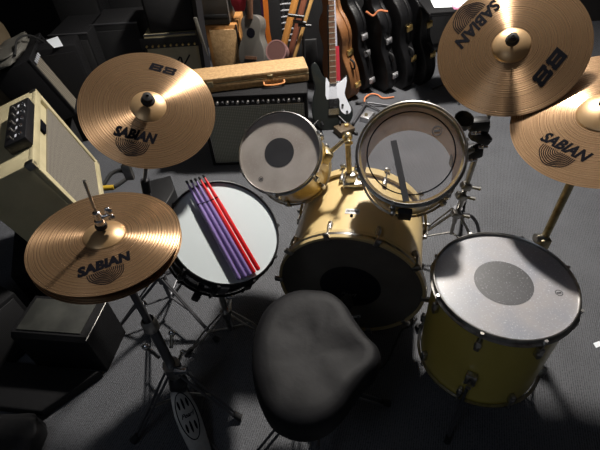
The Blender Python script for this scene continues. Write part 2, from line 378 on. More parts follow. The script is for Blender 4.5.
# rack toms
mt1 = frame((-.058, 1.333, .754), (-.209, -.609, .765))
T1 = drum('rack_tom', 'smaller yellow rack tom with a worn grey head and a dark round dot', 'drum', mt1, .155, .24, shellt, dullchrome, worn1, 6, (.36, dotp), a0=.35)
film = bpy.data.materials.new('clear_film'); film.use_nodes = True
def film_nodes(m):
    nt = m.node_tree; nt.nodes.clear(); o = nt.nodes.new('ShaderNodeOutputMaterial'); tr = nt.nodes.new('ShaderNodeBsdfTransparent'); tr.inputs[0].default_value = (.86, .86, .87, 1)
    pr = nt.nodes.new('ShaderNodeBsdfPrincipled'); pr.inputs['Base Color'].default_value = (.5, .45, .45, 1); pr.inputs['Roughness'].default_value = .3
    n = nt.nodes.new('ShaderNodeTexNoise'); n.inputs['Scale'].default_value = 14; n.inputs['Detail'].default_value = 9; n.inputs['Roughness'].default_value = .75
    r = nt.nodes.new('ShaderNodeMapRange'); r.inputs['From Min'].default_value = .35; r.inputs['From Max'].default_value = .8; r.inputs['To Min'].default_value = .10; r.inputs['To Max'].default_value = .42
    mx = nt.nodes.new('ShaderNodeMixShader'); tc = nt.nodes.new('ShaderNodeTexCoord')
    nt.links.new(tc.outputs['Object'], n.inputs[0]); nt.links.new(n.outputs['Fac'], r.inputs[0]); nt.links.new(r.outputs[0], mx.inputs[0])
    nt.links.new(tr.outputs[0], mx.inputs[1]); nt.links.new(pr.outputs[0], mx.inputs[2]); nt.links.new(mx.outputs[0], o.inputs[0])
film_nodes(film)
mt2 = frame((.362, 1.118, .864), (-.201, -.598, .776))
T2 = drum('rack_tom', 'larger yellow rack tom with a see-through head and no bottom head', 'drum', mt2, .168, .225, shellt, dullchrome, film, 6, None, a0=.1, reso=False, inner=innershell, ring=True)
# bass
mb_ = frame((.181, 1.056, .285), (-.265, -.963, 0), (1, 0, 0))
BD = drum('bass_drum', 'pale yellow bass drum lying on its side with a black head', 'drum', mb_, .282, .40, shellm, mat('pale_hoop', (.55, .42, .2), .35, coat=.3), blackhead, 10, (.43, blackdot), hoop='wood', a0=.634)
MB().lathe([(.282 * 1.0255, -.016), (.282 * 1.0275, -.014), (.282 * 1.0275, -.006), (.282 * 1.0255, -.004)], 96).build('hoop_inlay', dullchrome, BD)
# floor tom
mf = frame((.60, .79, .60), (-.03, -.0, 1))
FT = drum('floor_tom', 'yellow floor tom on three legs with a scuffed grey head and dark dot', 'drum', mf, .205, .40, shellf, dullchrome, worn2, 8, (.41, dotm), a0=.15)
for k, a in enumerate((-122, 2, 120)):
    a = math.radians(a); cA, sA = math.cos(a), math.sin(a)
    lg = MB().curve([(cA * .213, sA * .213, -.22), (cA * .214, sA * .214, -.40), (cA * .225, sA * .225, -.47), (cA * .262, sA * .262, -.56), (cA * .272, sA * .272, -.589)], .0055).build('leg', darksteel, FT)
    MB().box((cA * .209, sA * .209, -.24), (.022, .034, .055), Matrix.Rotation(a, 3, 'Z'), .004).build('leg_bracket', dullchrome, lg)
    MB().tube([(cA * .222, sA * .222, -.235), (cA * .245, sA * .245, -.235)], [.004, .009], 8).build('wing_screw', dullchrome, lg)
    MB().tube([(cA * .268, sA * .268, -.568), (cA * .277, sA * .277, -.598)], .011, 10).build('rubber_foot', rubber, lg)

# ---------------------------------------------------------------- cymbal fittings (belong to the cymbal stands)
def V(*a): return Vector(a)
def lp(t0, t1, k): return Vector(t0).lerp(Vector(t1), k)
def cymbal_stand(name, label, base, hub, knee, m, zbell, legs_a, spread=.30, hub_z=None, pole_m=None, felt=True, rod_len=.05, cat='stand', boom=True, thick=.011):
    """tripod standing at base, pole through hub and knee, then a rod through the cymbal frame m"""
    t = thing(name, label, cat, (base[0], base[1], 0)); B = V(base[0], base[1], 0); pm = pole_m or dullchrome
    L = lambda p: Vector(p) - B
    n = (m.to_3x3() @ Vector((0, 0, 1))).normalized(); c = m.translation
    top = c + n * (zbell + rod_len); under = c - n * .05
    MB().tube([L(hub) - V(0, 0, .06), L(knee)], thick * 1.15, 16).build('pole', pm, t)
    MB().tube([L(knee) - (L(knee) - L(hub)).normalized() * .05, L(knee)], thick * 1.7, 16).build('height_clamp', blk, t)
    MB().tube([L(knee), L(under)], thick * .7, 12).build('boom_arm', dullchrome, t)
    MB().ball(L(under), .016, seg=12).build('tilter', dullchrome, t)
    MB().tube([L(under), L(top)], .0038, 10).build('cymbal_rod', dullchrome, t)
    if felt:
        q = frame(c + n * (zbell + .003), n); q.translation -= B
        MB().lathe([(.005, 0), (.019, 0), (.021, .006), (.019, .013), (.015, .015), (.0145, .028), (.0045, .031)], 24, q).build('felt_washer', rubber, t)
    for a in legs_a:
        a = math.radians(a); d = V(math.cos(a), math.sin(a), 0); h = L(hub)
        foot = d * spread + V(0, 0, .008); hi = h + d * .02 + V(0, 0, .0)
        lg = MB().tube([hi, foot], .0065, 10); lg.tube([hi + V(0, 0, .02) + d.cross(V(0, 0, 1)) * .012, lp(hi, foot, .97) + d.cross(V(0, 0, 1)) * .005], .004, 8)
        lg = lg.build('leg', pm, t)
        MB().tube([h - V(0, 0, .13), lp(hi, foot, .55)], .005, 8).build('brace', pm, lg)
        MB().tube([lp(hi, foot, .95), foot + d * .008], [.010, .012], 10).build('rubber_foot', rubber, lg)
    MB().tube([L(hub) - V(0, 0, .02), L(hub) + V(0, 0, .025)], .02, 16).build('collar', darksteel, t)
    MB().tube([L(hub) - V(0, 0, .14), L(hub) - V(0, 0, .02)], .009, 12).build('lower_tube', pm, t)
    return t, B
# left crash stand
base = P(176, 311, 0); hub = V(base.x, base.y, .24); knee = Y(145, 180, 1.27)
tL, bL = cymbal_stand('cymbal_stand', 'chrome tripod stand under the left crash cymbal, behind the snare drum', base, hub, knee, m1, .036, (200, 320, 80), .27, rod_len=.026, pole_m=darksteel, thick=.010)
MB().box(Y(128, 172, 1.22) - bL, (.03, .02, .06), None, .004).build('wing_screw', dullchrome, tL)
# right crash stand with multi clamp that carries the larger tom
base = P(450, 240, 0); hub = Y(457, 212, base.y - .10); knee = Y(486, 124, 1.37)
tR, bR = cymbal_stand('cymbal_stand', 'chrome tripod stand with black clamps, holding up the top right cymbal beside the see-through tom', base, hub, knee, m2, .042, (195, 290, 60), .34, rod_len=.03, pole_m=dullchrome, thick=.0105)
for (px, py, sz, r) in ((478, 124, (.075, .05, .045), 0), (480, 137, (.085, .045, .04), 25), (474, 151, (.06, .05, .05), -10)):
    MB().box(Y(px, py, 1.35) - bR, sz, Matrix.Rotation(math.radians(r), 3, 'Y'), .012).build('multi_clamp', blk, tR)
b = MB(); c0 = Y(463, 121, 1.33) - bR; b.lathe([(.030, -.02), (.034, .014), (.030, .014), (.027, -.01), (0, -.01)], 28, Matrix.Translation(c0) @ RX(25)); b.build('clamp_cup', blk, tR)
for (px, py) in ((476, 133), (483, 147), (472, 160)):
    b = MB(); c0 = Y(px, py, 1.31) - bR; b.tube([c0 - V(.016, 0, 0), c0 + V(.016, 0, 0)], .006, 10); b.ball(c0, .008, seg=10); b.build('wing_screw', chrome, tR)
for (px, py) in ((466, 186), (461, 196), (456, 214)):
    b = MB(); c0 = Y(px, py, 1.40) - bR; b.box(c0, (.045, .035, .028), Matrix.Rotation(.4, 3, 'Y'), .006); b.tube([c0 + V(.02, -.01, .0), c0 + V(.055, -.02, -.004)], [.006, .009], 8); b.build('pole_joint', dullchrome, tR)
b = MB(); b.curve([Y(463, 214, 1.42) - bR, Y(471, 216, 1.42) - bR, Y(477, 224, 1.42) - bR, Y(480, 238, 1.44) - bR], .008); b.build('curved_brace', darksteel, tR)
# ride stand
base = V(.90, 1.075, 0); hub = V(.90, 1.075, .2); knee = V(.905, 1.085, .80)
tD, bD = cymbal_stand('cymbal_stand', 'brassy straight cymbal stand rising behind the floor tom to the ride cymbal', base, hub, knee, m3, .050, (165, 210, 255), .24, rod_len=.035, pole_m=brassy, thick=.0115)
MB().tube([Y(535, 238, 1.08) - bD, Y(545, 238, 1.08) - bD], .017, 16).build('wing_screw', dullchrome, tD)
MB().box(V(0, 0, .45), (.04, .04, .05), None, .006).build('height_collar', brassy, tD)
# hi-hat stand
bh = V(-.475, .76, 0); tH = thing('hi_hat_stand', 'black and chrome hi-hat stand with a foot pedal board at the bottom left', 'stand', bh)
n = m4.to_3x3() @ V(0, 0, 1); c = m4.translation - bh
MB().tube([V(0, 0, .10), V(0, 0, .55)], .0155, 20).build('lower_tube', darksteel, tH)
MB().tube([V(0, 0, .52), c - n * .07], .011, 16).build('upper_tube', darksteel, tH)
MB().lathe([(.016, 0), (.024, .003), (.024, .04), (.018, .05)], 24, T(0, 0, .53)).build('height_clamp', dullchrome, tH)
MB().lathe([(.012, 0), (.03, .004), (.032, .012), (.004, .014)], 24, Matrix.Translation(c - n * .065)).build('seat_cup', dullchrome, tH)
MB().tube([c - n * .07, c + n * .175], .0034, 10).build('pull_rod', dullchrome, tH)
q = frame(c + n * .035, n); b = MB().lathe([(.004, 0), (.013, 0), (.0145, .006), (.013, .012), (.004, .013)], 24, q); b.build('felt_washer', rubber, tH)
q = frame(c + n * .049, n); b = MB().lathe([(.004, 0), (.011, 0), (.011, .010), (.0075, .012), (.0085, .016), (.0085, .034), (.004, .036)], 24, q); b.build('clutch', chrome, tH)
q = frame(c + n * .066, n, (1, .3, 0)); b = MB(); b.tube([q @ V(.006, 0, 0), q @ V(.030, 0, .004)], .0045, 10); b.ball(q @ V(.026, .0, .014), .010, (1, .5, 1.2), 12); b.ball(q @ V(.028, .0, -.006), .009, (1, .5, 1.1), 12); b.build('wing_screw', chrome, tH)
MB().tube([V(0, 0, .25), V(0, 0, .31)], .030, 20).build('leg_collar', dullchrome, tH)
MB().box((.035, -.02, .30), (.05, .02, .03), None, .006).build('collar_screw', chrome, tH)
MB().ball((0.0, -.01, .2), .045, (.75, .75, 1), 20).build('spring_housing', blk, tH)
foots = [P(137, 440, 0) - bh, P(238, 418, 0) - bh, P(150, 330, 0) - bh]
for k, f in enumerate(foots):
    h = V(0, 0, .27) + f.normalized() * .025; f = f + V(0, 0, .01); s_ = f.cross(V(0, 0, 1)).normalized()
    b = MB(); b.tube([h + s_ * .012, lp(h, f, .95) + s_ * .006], .0048, 8); b.tube([h - s_ * .012, lp(h, f, .95) - s_ * .006], .0048, 8); lg = b.build('leg', darksteel, tH)
    MB().tube([V(0, 0, .09), lp(h, f, .5)], .006, 8).build('brace', dullchrome, lg)
    MB().tube([lp(h, f, .93), f + f.normalized() * .012], [.012, .015], 10).build('rubber_foot', rubber, lg)
for (px, py, z, r) in ((143, 304, .53, .014), (172, 333, .32, .014), (146, 347, .28, .016), (157, 341, .31, .012), (183, 352, .27, .012)):
    q = P(px, py, z) - bh; b = MB(); b.ball(q, r, (1, .8, 1), 12); b.tube([q, lp(q, V(0, 0, q.z), .5)], .007, 8); b.build('wing_screw', chrome, tH)
# pedal board
pa, pb = P(176, 387, .14), P(204, 458, .02); pa -= bh; pb -= bh; ax = (pb - pa).normalized(); sd = ax.cross(V(0, 0, 1)).normalized() * -1; up = sd.cross(ax).normalized()
if up.z < 0: up = -up; sd = -sd
PM = Matrix((ax, sd, up)).transposed().to_4x4(); PM.translation = pa; Lp = (pb - pa).length
def rounded(hw, L, n0=.5, tip=.35): 
    pts = []; N = 20
    for i in range(N + 1):
        x = L * i / N; f = i / N; wv = hw * (n0 + (1 - n0) * min(1, f / tip) ** .6 if f < tip else 1 - .25 * max(0, (f - .55) / .45)); pts.append((x, wv))
    return pts + [(x, -y) for x, y in pts[::-1]]
pedm = mat('cast_aluminium', (.26, .25, .23), .45, .5, noise=(30, (.2, .19, .18), .4, .7))
bd = MB().prism(rounded(.043, Lp, .5), -.008, 0, PM, .002).build('pedal_board', pedm, tH)
def oval(cx, rx, ry, n=40): return [(cx + rx * math.cos(2 * PI * i / n), ry * math.sin(2 * PI * i / n)) for i in range(n)]
b = MB(); o1 = oval(.11, .088, .034); o2 = oval(.11, .084, .030); vs = [PM @ V(x, y, .0008) for x, y in o1] + [PM @ V(x, y, .0008) for x, y in o2]
b._add(vs, [[i, (i + 1) % 40, 40 + (i + 1) % 40, 40 + i] for i in range(40)]); b.build('oval_line', ink, bd, flat=True)
b = MB()
for cx in (.065, .15):
    for j, oy in enumerate((-.016, 0, .016)):
        vs = [PM @ V(cx + (.022 if j == 1 else .017) * math.cos(a), oy + .0042 * math.sin(a), .0009) for a in [2 * PI * i / 16 for i in range(16)]]; MB()._add(vs, [list(range(16))]).build('slot', ink, bd, flat=True)
vs, fs = text_mb('Pearl', .022, .4, .0006); b = MB(); b._add([PM @ (V(.108, 0, .001) + V(-v[1], v[0] * (1 if sd.x > 0 else -1), 0)) for v in vs], fs); b.build('lettering', ink, bd, flat=True)
MB().box(PM @ V(-.01, 0, -.0), (.03, .05, .03), None, .004).build('pedal_hinge', darksteel, tH)
MB().tube([pa + V(0, 0, .01), V(0, -.01, .16)], .005, 8).build('pedal_chain', dullchrome, tH)
# floor plate frame of the pedal
b = MB(); b.tube([pb + sd * .05 + V(0, 0, -.01), V(.05, 0, .02)], .004, 8); b.tube([pb - sd * .05 + V(0, 0, -.01), V(-.05, 0, .02)], .004, 8); b.build('radius_rods', darksteel, tH)

# snare stand
ctr = P(226, 313, .17); bs = V(ctr.x, ctr.y, 0); tS = thing('snare_stand', 'low chrome tripod stand under the snare drum', 'stand', bs)
sc = ms.translation - bs; nn = (ms.to_3x3() @ V(0, 0, 1)).normalized(); under = sc - nn * .175
MB().tube([V(0, 0, .05), V(0, 0, .30)], .013, 16).build('lower_tube', dullchrome, tS)
MB().tube([V(0, 0, .28), lp(V(0, 0, .28), under, 1)], .010, 12).build('upper_tube', dullchrome, tS)
MB().tube([V(0, 0, .15), V(0, 0, .19)], .022, 16).build('collar', dullchrome, tS)
b = MB(); b.ball((.035, -.02, .30), .012, (1.4, .6, 1), 10); b.tube([V(0, 0, .30), V(.035, -.02, .30)], .006, 8); b.build('wing_screw', chrome, tS)
MB().tube([under - nn * .02, under + nn * .015], .022, 16).build('basket_hub', darksteel, tS)
for a in (35, 155, 250):
    a = math.radians(a); q = ms.copy(); q.translation -= bs
    p1 = q @ V(math.cos(a) * .19, math.sin(a) * .19, -.16); p2 = q @ V(math.cos(a) * .2, math.sin(a) * .2, -.118)
    ar = MB().tube([under, p1, p2], .0055, 8).build('basket_arm', dullchrome, tS)
    MB().box(q @ V(math.cos(a) * .198, math.sin(a) * .198, -.125), (.026, .026, .05), ms.to_3x3() @ Matrix.Rotation(a, 3, 'Z'), .006).build('rubber_grip', rubber, ar)
for f in (P(190, 353, 0), P(268, 336, 0), P(236, 268, 0)):
    f = f - bs + V(0, 0, .01); h = V(0, 0, .17) + V(f.x, f.y, 0).normalized() * .02; s_ = f.cross(V(0, 0, 1)).normalized() * .009
    b = MB(); b.tube([h + s_, lp(h, f, .55) + s_ * 1.5, f], .0042, 8); b.tube([h - s_, lp(h, f, .55) - s_ * 1.5, f], .0042, 8); lg = b.build('leg', dullchrome, tS)
    MB().tube([V(0, 0, .06), lp(h, f, .45)], .004, 8).build('brace', dullchrome, lg)
    MB().tube([lp(h, f, .9), f + V(f.x, f.y, 0).normalized() * .01], .010, 10).build('rubber_foot', rubber, lg)

# drumsticks
purple = mat('purple_lacquer', (.27, .19, .46), .3, coat=.5); red = mat('red_lacquer', (.75, .015, .02), .3, coat=.5)
sm_ = ms @ T(0, 0, .019)
st = [((186, 180.5), (239.5, 279.5), purple, 'purple drumstick, leftmost of the five on the snare drum', 'drumsticks on the snare'),
      ((190.3, 179.5), (245.5, 277.3), purple, 'purple drumstick, second from the left of the five on the snare drum', 0),
      ((194.7, 178), (250.5, 275.3), purple, 'purple drumstick lying right beside the red ones on the snare drum', 0),
      ((198.7, 176.5), (254.3, 273.2), red, 'red drumstick between a purple one and the other red one', 0),
      ((202.8, 174.5), (259, 270.4), red, 'red drumstick, rightmost of the five on the snare drum', 0)]
for (a, b_, m, lab, _) in st:
    A = sm_ @ onplane(*a, sm_); B = sm_ @ onplane(*b_, sm_); d = (A - B); Ls = d.length; fr = frame(B, d, (0, 0, 1))
    t = thing('drumstick', lab, 'drumstick', fr, 'drumsticks on the snare')
    MB().lathe([(0, 0), (.005, .001), (.0074, .005), (.0074, Ls * .66), (.0045, Ls * .9), (.0028, Ls - .012)], 20).build('shaft', m, t)
    MB().lathe([(.0028, Ls - .014), (.0042, Ls - .009), (.0042, Ls - .003), (0, Ls)], 16).build('tip', blk, t)
    MB().lathe([(.0066, Ls * .742), (.0066, Ls * .752)], 20).build('stripe', ink, t)

# tom mount on the bass drum
q0 = P(350, 184, .565); tM = thing('tom_mount', 'worn chrome post rising from the bass drum that holds the smaller tom', 'mount', q0)
top = Y(347.5, 137, q0.y + .01) - q0; t1p = Y(325, 157, 1.37) - q0
MB().box((0.012, 0, .006), (.085, .05, .02), None, .005).build('base_plate', dullchrome, tM)
MB().box((0, 0, .03), (.04, .035, .05), None, .006).build('receiver', dullchrome, tM)
MB().tube([V(0, 0, 0), top], .0105, 16).build('post', brassy, tM)
MB().ball(top, .019, seg=16).build('ball_joint', brassy, tM)
MB().tube([top, t1p], .0085, 14).build('tom_arm', dullchrome, tM)
MB().box(lp(top, t1p, .93), (.035, .05, .05), Matrix.Rotation(.5, 3, 'Y'), .006).build('tom_bracket', brassy, tM)
b = MB(); b.tube([top, top + V(.0, -.04, .0)], .006, 8); b.ball(top + V(0, -.04, 0), .010, (1.6, .5, 1), 10); b.build('wing_screw', brassy, tM)
# arm that carries the larger tom
q0 = Y(470, 150, 1.33); tA = thing('tom_holder', 'short arm joining the see-through tom to the clamps on its right', 'mount', q0)
MB().tube([V(0.01, 0, 0), Y(455, 160, 1.22) - q0], .009, 12).build('rod', dullchrome, tA); MB().box(Y(456, 160, 1.23) - q0, (.04, .03, .05), None, .006).build('bracket', blk, tA)
# parts on the bass drum: badge, claws are on the hoop already; spurs
b = MB(); 
bi = mb_.inverted()
def on_bass(ang, zz):             # frame on top of the shell, local: angle from world up (deg, + right), distance back
    up_l = bi.to_3x3() @ V(0, 0, 1); a = math.atan2(up_l.y, up_l.x) 
    rt = bi.to_3x3() @ V(1, 0, 0); sgn = 1 if (-up_l.y * rt.x + up_l.x * rt.y) > 0 else -1
    return a + sgn * math.radians(ang), -zz
a, z = on_bass(-4, .145); Rr = .282 * .965 + .0015
b = MB(); n_ = 8; vs = []
for i in range(n_ + 1):
    for zz in (z - .014, z + .014): aa = a + (i / n_ - .5) * .20; vs.append((Rr * math.cos(aa), Rr * math.sin(aa), zz))
b._add(vs, [[2 * i, 2 * i + 2, 2 * i + 3, 2 * i + 1] for i in range(n_)]); bg = b.build('badge', mat('badge_plate', (.5, .5, .5), .4, .3), BD)
b = MB(); Rr += .001
for i in range(9):
    aa = a + (i / 8 - .5) * .15; w_ = .0018; vs = []
    for da, dz in ((-w_ / Rr, -.006), (w_ / Rr * .6, -.006), (w_ / Rr * .6, .006), (-w_ / Rr, .006)): vs.append((Rr * math.cos(aa + da), Rr * math.sin(aa + da), z + dz))
    b._add(vs, [[0, 1, 2, 3]])
b.build('lettering', ink, bg, flat=True)
b = MB(); b.ball((Rr * math.cos(a), Rr * math.sin(a), z + .026), .006, seg=10); b.build('air_vent', ink, BD)
for sgn in (-1, 1):
    aa, _ = on_bass(sgn * 118, 0); p0 = V(.275 * math.cos(aa), .275 * math.sin(aa), -.30); 
    wp = mb_ @ p0; out = (mb_.to_3x3() @ V(math.cos(aa), math.sin(aa), 0)); f = V(wp.x + out.x * .12, wp.y + .10, .006)
    sp = MB().tube([p0, bi @ f], .006, 10).build('spur', dullchrome, BD); MB().box(p0, (.03, .03, .05), None, .005).build('spur_bracket', dullchrome, sp)
# mark on the bass head
vs, fs = text_mb('Pearl', .03, .3, .0005); b = MB(); b._add([(v[0], v[1], .001) for v in vs], fs)
lo = onplane(348, 294, mb_); b2 = MB(); ux = (bi.to_3x3() @ V(1, 0, 0)); ux.z = 0; ux.normalize(); uy = V(0, 0, 1).cross(ux)
b2._add([V(lo.x, lo.y, .0016) + ux * v[0] + uy * v[1] for v in vs], fs); b2.build('head_lettering', dullchrome, BD, flat=True); b.bm.free()
# dark flat strip on the tom head and black tab below it
dark_grey = mat('matt_dark_grey', (.04, .04, .046), .7)
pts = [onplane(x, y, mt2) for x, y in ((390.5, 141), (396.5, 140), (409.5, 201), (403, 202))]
MB().prism([(p.x, p.y) for p in pts], .0006, .0014).build('dark_strip', dark_grey, T2)
kb = mt2.inverted(); p0 = kb @ Y(405, 214, .98); aa = math.atan2(p0.y, p0.x)
MB().box((.182 * math.cos(aa), .182 * math.sin(aa), -.095), (.018, .045, .14), Matrix.Rotation(aa, 3, 'Z'), .004).build('black_tab', rubber, T2)
# maker's marks on heads
def head_mark(t, m, px, py, r):
    q = onplane(px, py, m); b = MB(); b.lathe([(r, 0), (r * .8, 0)], 20, T(q.x, q.y, .0009)); b.box((q.x, q.y, .0009), (r * 1.2, r * .45, .0002)); b.build('head_mark', dark_grey, t, flat=True)
head_mark(FT, mf, 559, 293, .011); head_mark(T1, mt1, 261, 179, .009); head_mark(T2, mt2, 437, 131, .016)

# throne
seatm = mat('worn_black_vinyl', (.005, .005, .006), .62, spec=.2, bump=(26, .35), noise=(9, (.013, .013, .0145), .35, .75))
pix = [(315, 290), (331, 293), (345, 304), (356, 321), (368, 337), (378, 347), (381, 357), (377, 368), (364, 381), (352, 397), (341, 412), (326, 425), (308, 431), (289, 429), (271, 419), (260, 401), (253, 377), (252, 350), (256, 327), (266, 308), (281, 296), (298, 290)]
zt = .50; pts = [P(x, y, zt) for x, y in pix]; ct = sum(pts, Vector()) / len(pts); bt = V(ct.x, ct.y, 0)
tT = thing('drum_throne', 'round black drum stool seat on a tripod in the foreground, pinched at its right side', 'stool', bt)
def smooth_loop(p, n=4):
    out = []; N = len(p)
    for i in range(N):
        a, b_, c_, d = p[i - 1], p[i], p[(i + 1) % N], p[(i + 2) % N]
        for k in range(n):
            t = k / n; out.append(.5 * ((2 * b_) + (c_ - a) * t + (2 * a - 5 * b_ + 4 * c_ - d) * t * t + (3 * b_ - a - 3 * c_ + d) * t ** 3))
    return out
lp2 = smooth_loop([p - bt for p in pts]); N = len(lp2); rings = [(1.0, -.075), (1.01, -.05), (1.01, -.02), (.985, .002), (.94, .016), (.86, .024), (.72, .026), (.55, .022), (.35, .016), (.18, .012)]
vs = []; creases = lambda x, y: 0
for s_, dz in rings:
    for p in lp2:
        x, y = p.x * s_, p.y * s_; d = 0
        if s_ < .95:
            d += .010 * math.exp(-((y - .10 - .25 * x) / .018) ** 2) * math.exp(-((x + .03) / .09) ** 2) * -1
            d += .004 * noise.noise(V(x * 14, y * 14, 0)) - .012 * math.exp(-((x - .10) ** 2 + (y + .01) ** 2) / .003)
        vs.append((x, y, zt + dz + d))
fs = [[i * N + k, i * N + (k + 1) % N, (i + 1) * N + (k + 1) % N, (i + 1) * N + k] for i in range(len(rings) - 1) for k in range(N)] + [[(len(rings) - 1) * N + k for k in range(N)], [k for k in range(N)][::-1]]
b = MB(); b._add(vs, fs); st_ = b.build('seat', seatm, tT, ang=80)
vs = [V(p.x * .99, p.y * .99, zt - .075) for p in lp2] + [V(p.x * .9, p.y * .9, zt - .10) for p in lp2]; b = MB(); b._add(vs, [[k, (k + 1) % N, N + (k + 1) % N, N + k] for k in range(N)] + [[N + k for k in range(N)]]); b.build('seat_base', blk, tT)
MB().tube([V(0, 0, .10), V(0, 0, zt - .09)], .015, 16).build('post', dullchrome, tT)
MB().tube([V(0, 0, .26), V(0, 0, .31)], .026, 16).build('collar', darksteel, tT)
for a in (205, 265, 10, 110):
    a = math.radians(a); d = V(math.cos(a), math.sin(a), 0); h = V(0, 0, .29) + d * .02; f = d * .26 + V(0, 0, .01); s_ = V(-d.y, d.x, 0) * .011
    b = MB(); b.tube([h + s_, f + s_], .005, 8); b.tube([h - s_, f - s_], .005, 8); lg = b.build('leg', darksteel, tT)
    MB().tube([V(0, 0, .13), lp(h, f, .5)], .005, 8).build('brace', darksteel, lg)
    MB().tube([lp(h, f, .93), f + d * .012], .014, 10).build('rubber_foot', rubber, lg)

# bass pedal on the hoop
hb = mb_ @ V(0, 0, 0); bp0 = V(hb.x - .03, hb.y - .075, 0); dirp = V(-.265, -.963, 0); tP = thing('bass_drum_pedal', 'dark metal bass drum pedal at the foot of the black head, mostly behind the stool', 'pedal', bp0)
b = MB(); b.box(dirp * .12 + V(0, 0, .008), (.09, .27, .012), Matrix.Rotation(-.27, 3, 'Z'), .003); b.build('base_plate', darksteel, tP)
b = MB(); fp = Matrix.Rotation(-.27, 3, 'Z') @ Matrix.Rotation(.25, 3, 'X'); b.box(dirp * .13 + V(0, 0, .05), (.08, .25, .008), fp, .003); b.build('foot_board', pedm, tP)
for sx in (-.055, .055): MB().box(V(sx, .0, .10), (.012, .022, .19), None, .004).build('post', darksteel, tP)
MB().tube([V(-.065, 0, .19), V(.065, 0, .19)], .006, 10).build('axle', dullchrome, tP)
bt_ = MB().tube([V(0, 0, .19), V(0, -.045, .34)], .0035, 8).build('beater_rod', dullchrome, tP)
MB().lathe([(0, -.02), (.02, -.018), (.024, 0), (.02, .018), (0, .02)], 20, T(0, -.045, .35) @ RX(90)).build('beater', rubber, tP)
# cable from the pedal side across the floor
cabm = mat('black_cable', (.01, .01, .01), .6)
def floor_cable(label, pix, r=.004, m=cabm, z=None, name='cable'):
    o = MB().curve([P(x, y, z if z else r) for x, y in pix], r, 6, 8).build(name, m); return tag(o, label, 'cable')
floor_cable('thin black cable curving over the carpet right of the stool', [(417, 318), (410, 326), (402, 330), (396, 342), (388, 360), (374, 374), (352, 384)])

# ---------------------------------------------------------------- left side: amplifiers
def boxframe(x, y, z, yaw, tilt): return T(x, y, z) @ RZ(yaw) @ RX(tilt)
grillm = weave('silver_grille_cloth', (.10, .09, .075), (.40, .36, .30), 38, 38)
darkgrill = weave('dark_grille_cloth', (.16, .17, .145), (.46, .47, .42), 30, 30)
def amp(name, label, mw, w, d, h, skin, grill, border=.03, top_strip=.0, piping=None, corners=chrome, feet=True, cat='amplifier'):
    t = thing(name, label, cat, mw)
    b = MB(); th = .018
    b.box((0, d / 2 + .006, h / 2), (w, d - .012, h), None, .008); b.build('cabinet', skin, t)
    # raised rim around the baffle
    b = MB()
    for (cx, cz, sx, sz) in ((0, border / 2, w, border), (0, h - border / 2, w, border), (-w / 2 + border / 2, h / 2, border, h - 2 * border), (w / 2 - border / 2, h / 2, border, h - 2 * border)): b.box((cx, .004, cz), (sx, .02, sz), None, .004)
    b.build('front_frame', skin, t)
    gh = h - 2 * border - top_strip
    MB().box((0, .006, border + gh / 2), (w - 2 * border, .008, gh)).build('grille', grill, t)
    if piping:
        b = MB()
        for (a, c_) in (((-1, 0), (1, 0)), ((-1, 1), (1, 1)), ((-1, 0), (-1, 1)), ((1, 0), (1, 1))):
            b.tube([(a[0] * (w / 2 - border), -.002, border + a[1] * gh), (c_[0] * (w / 2 - border), -.002, border + c_[1] * gh)], .0025, 8)
        b.build('piping', piping, t)
    if corners:
        for sx in (-1, 1):
            for sz in (0, 1): MB().box((sx * (w / 2 - .013), .012, sz * h + (.013 if sz == 0 else -.013)), (.032, .036, .032), None, .008).build('corner_protector', corners, t)
    return t
mc = boxframe(-.972, 1.70, .307, 110.8, -14.5)
A1 = amp('guitar_amplifier', 'cream guitar amplifier with a silver grille, leaning back beside the left cymbals', mc, .669, .25, .485, creamtolex, grillm, .036, .055, None, dullchrome)
MB().box((.06, .006, .423), (.085, .012, .034), None, .002).build('name_plate', ink, A1)
# effects box on the amp
fm = mc @ T(-.035, .036, .487); t = thing('effects_unit', 'black control box with two rows of small knobs on the cream amplifier', 'effects unit', fm)
MB().box((0, 0, .022), (.36, .09, .044), None, .006).build('case', blk, t)
for i in range(5):
    b = MB(); b.lathe([(0, .012), (.005, .012), (.006, 0)], 14, T(-.135 + i * .066, .018, .044)); b.build('knob', dullchrome, t)
    b = MB(); b.lathe([(0, .010), (.005, .008), (.007, 0)], 14, T(-.135 + i * .066, -.024, .044)); b.build('foot_switch', chrome, t)
for i in range(5): MB().box((-.135 + i * .066, -.003, .0445), (.022, .007, .001)).build('label_mark', white, t)
# support under the cream amp
def cab(name, label, mw, w, d, h, skin, cat='speaker cabinet', bev=.01, front=None):
    t = thing(name, label, cat, mw); MB().box((0, d / 2, h / 2), (w, d, h), None, bev).build('cabinet', skin, t)
    MB().box((0, -.001, h / 2), (w * .9, .006, h * .88), None, .002).build('grille', front or blackgrill, t); return t
blackgrill = weave('black_grille_cloth', (.008, .008, .009), (.022, .022, .024), 60, 60)
cab('speaker_cabinet', 'dark speaker cabinet standing under the cream amplifier', boxframe(-1.10, 1.67, 0, 110.8, 0), .60, .32, .24, tolex)
m2a = boxframe(-1.463, 2.828, .304, 104.2, -17.5)
A2 = amp('guitar_amplifier', 'black guitar amplifier with a pale grille, behind the cream one at top left', m2a, .467, .26, .405, tolex, weave('pale_grille_cloth', (.08, .07, .055), (.40, .35, .27), 12, 40), .022, .04, None, None)
for i in range(5):
    MB().box((-.18 + i * .03, -.006, .362), (.008, .008, .022), None, .002).build('control_knob', white, A2)
cab('speaker_cabinet', 'dark cabinet standing under the black amplifier with the pale grille', boxframe(-1.55, 2.81, 0, 104.2, 0), .5, .30, .222, tolex)
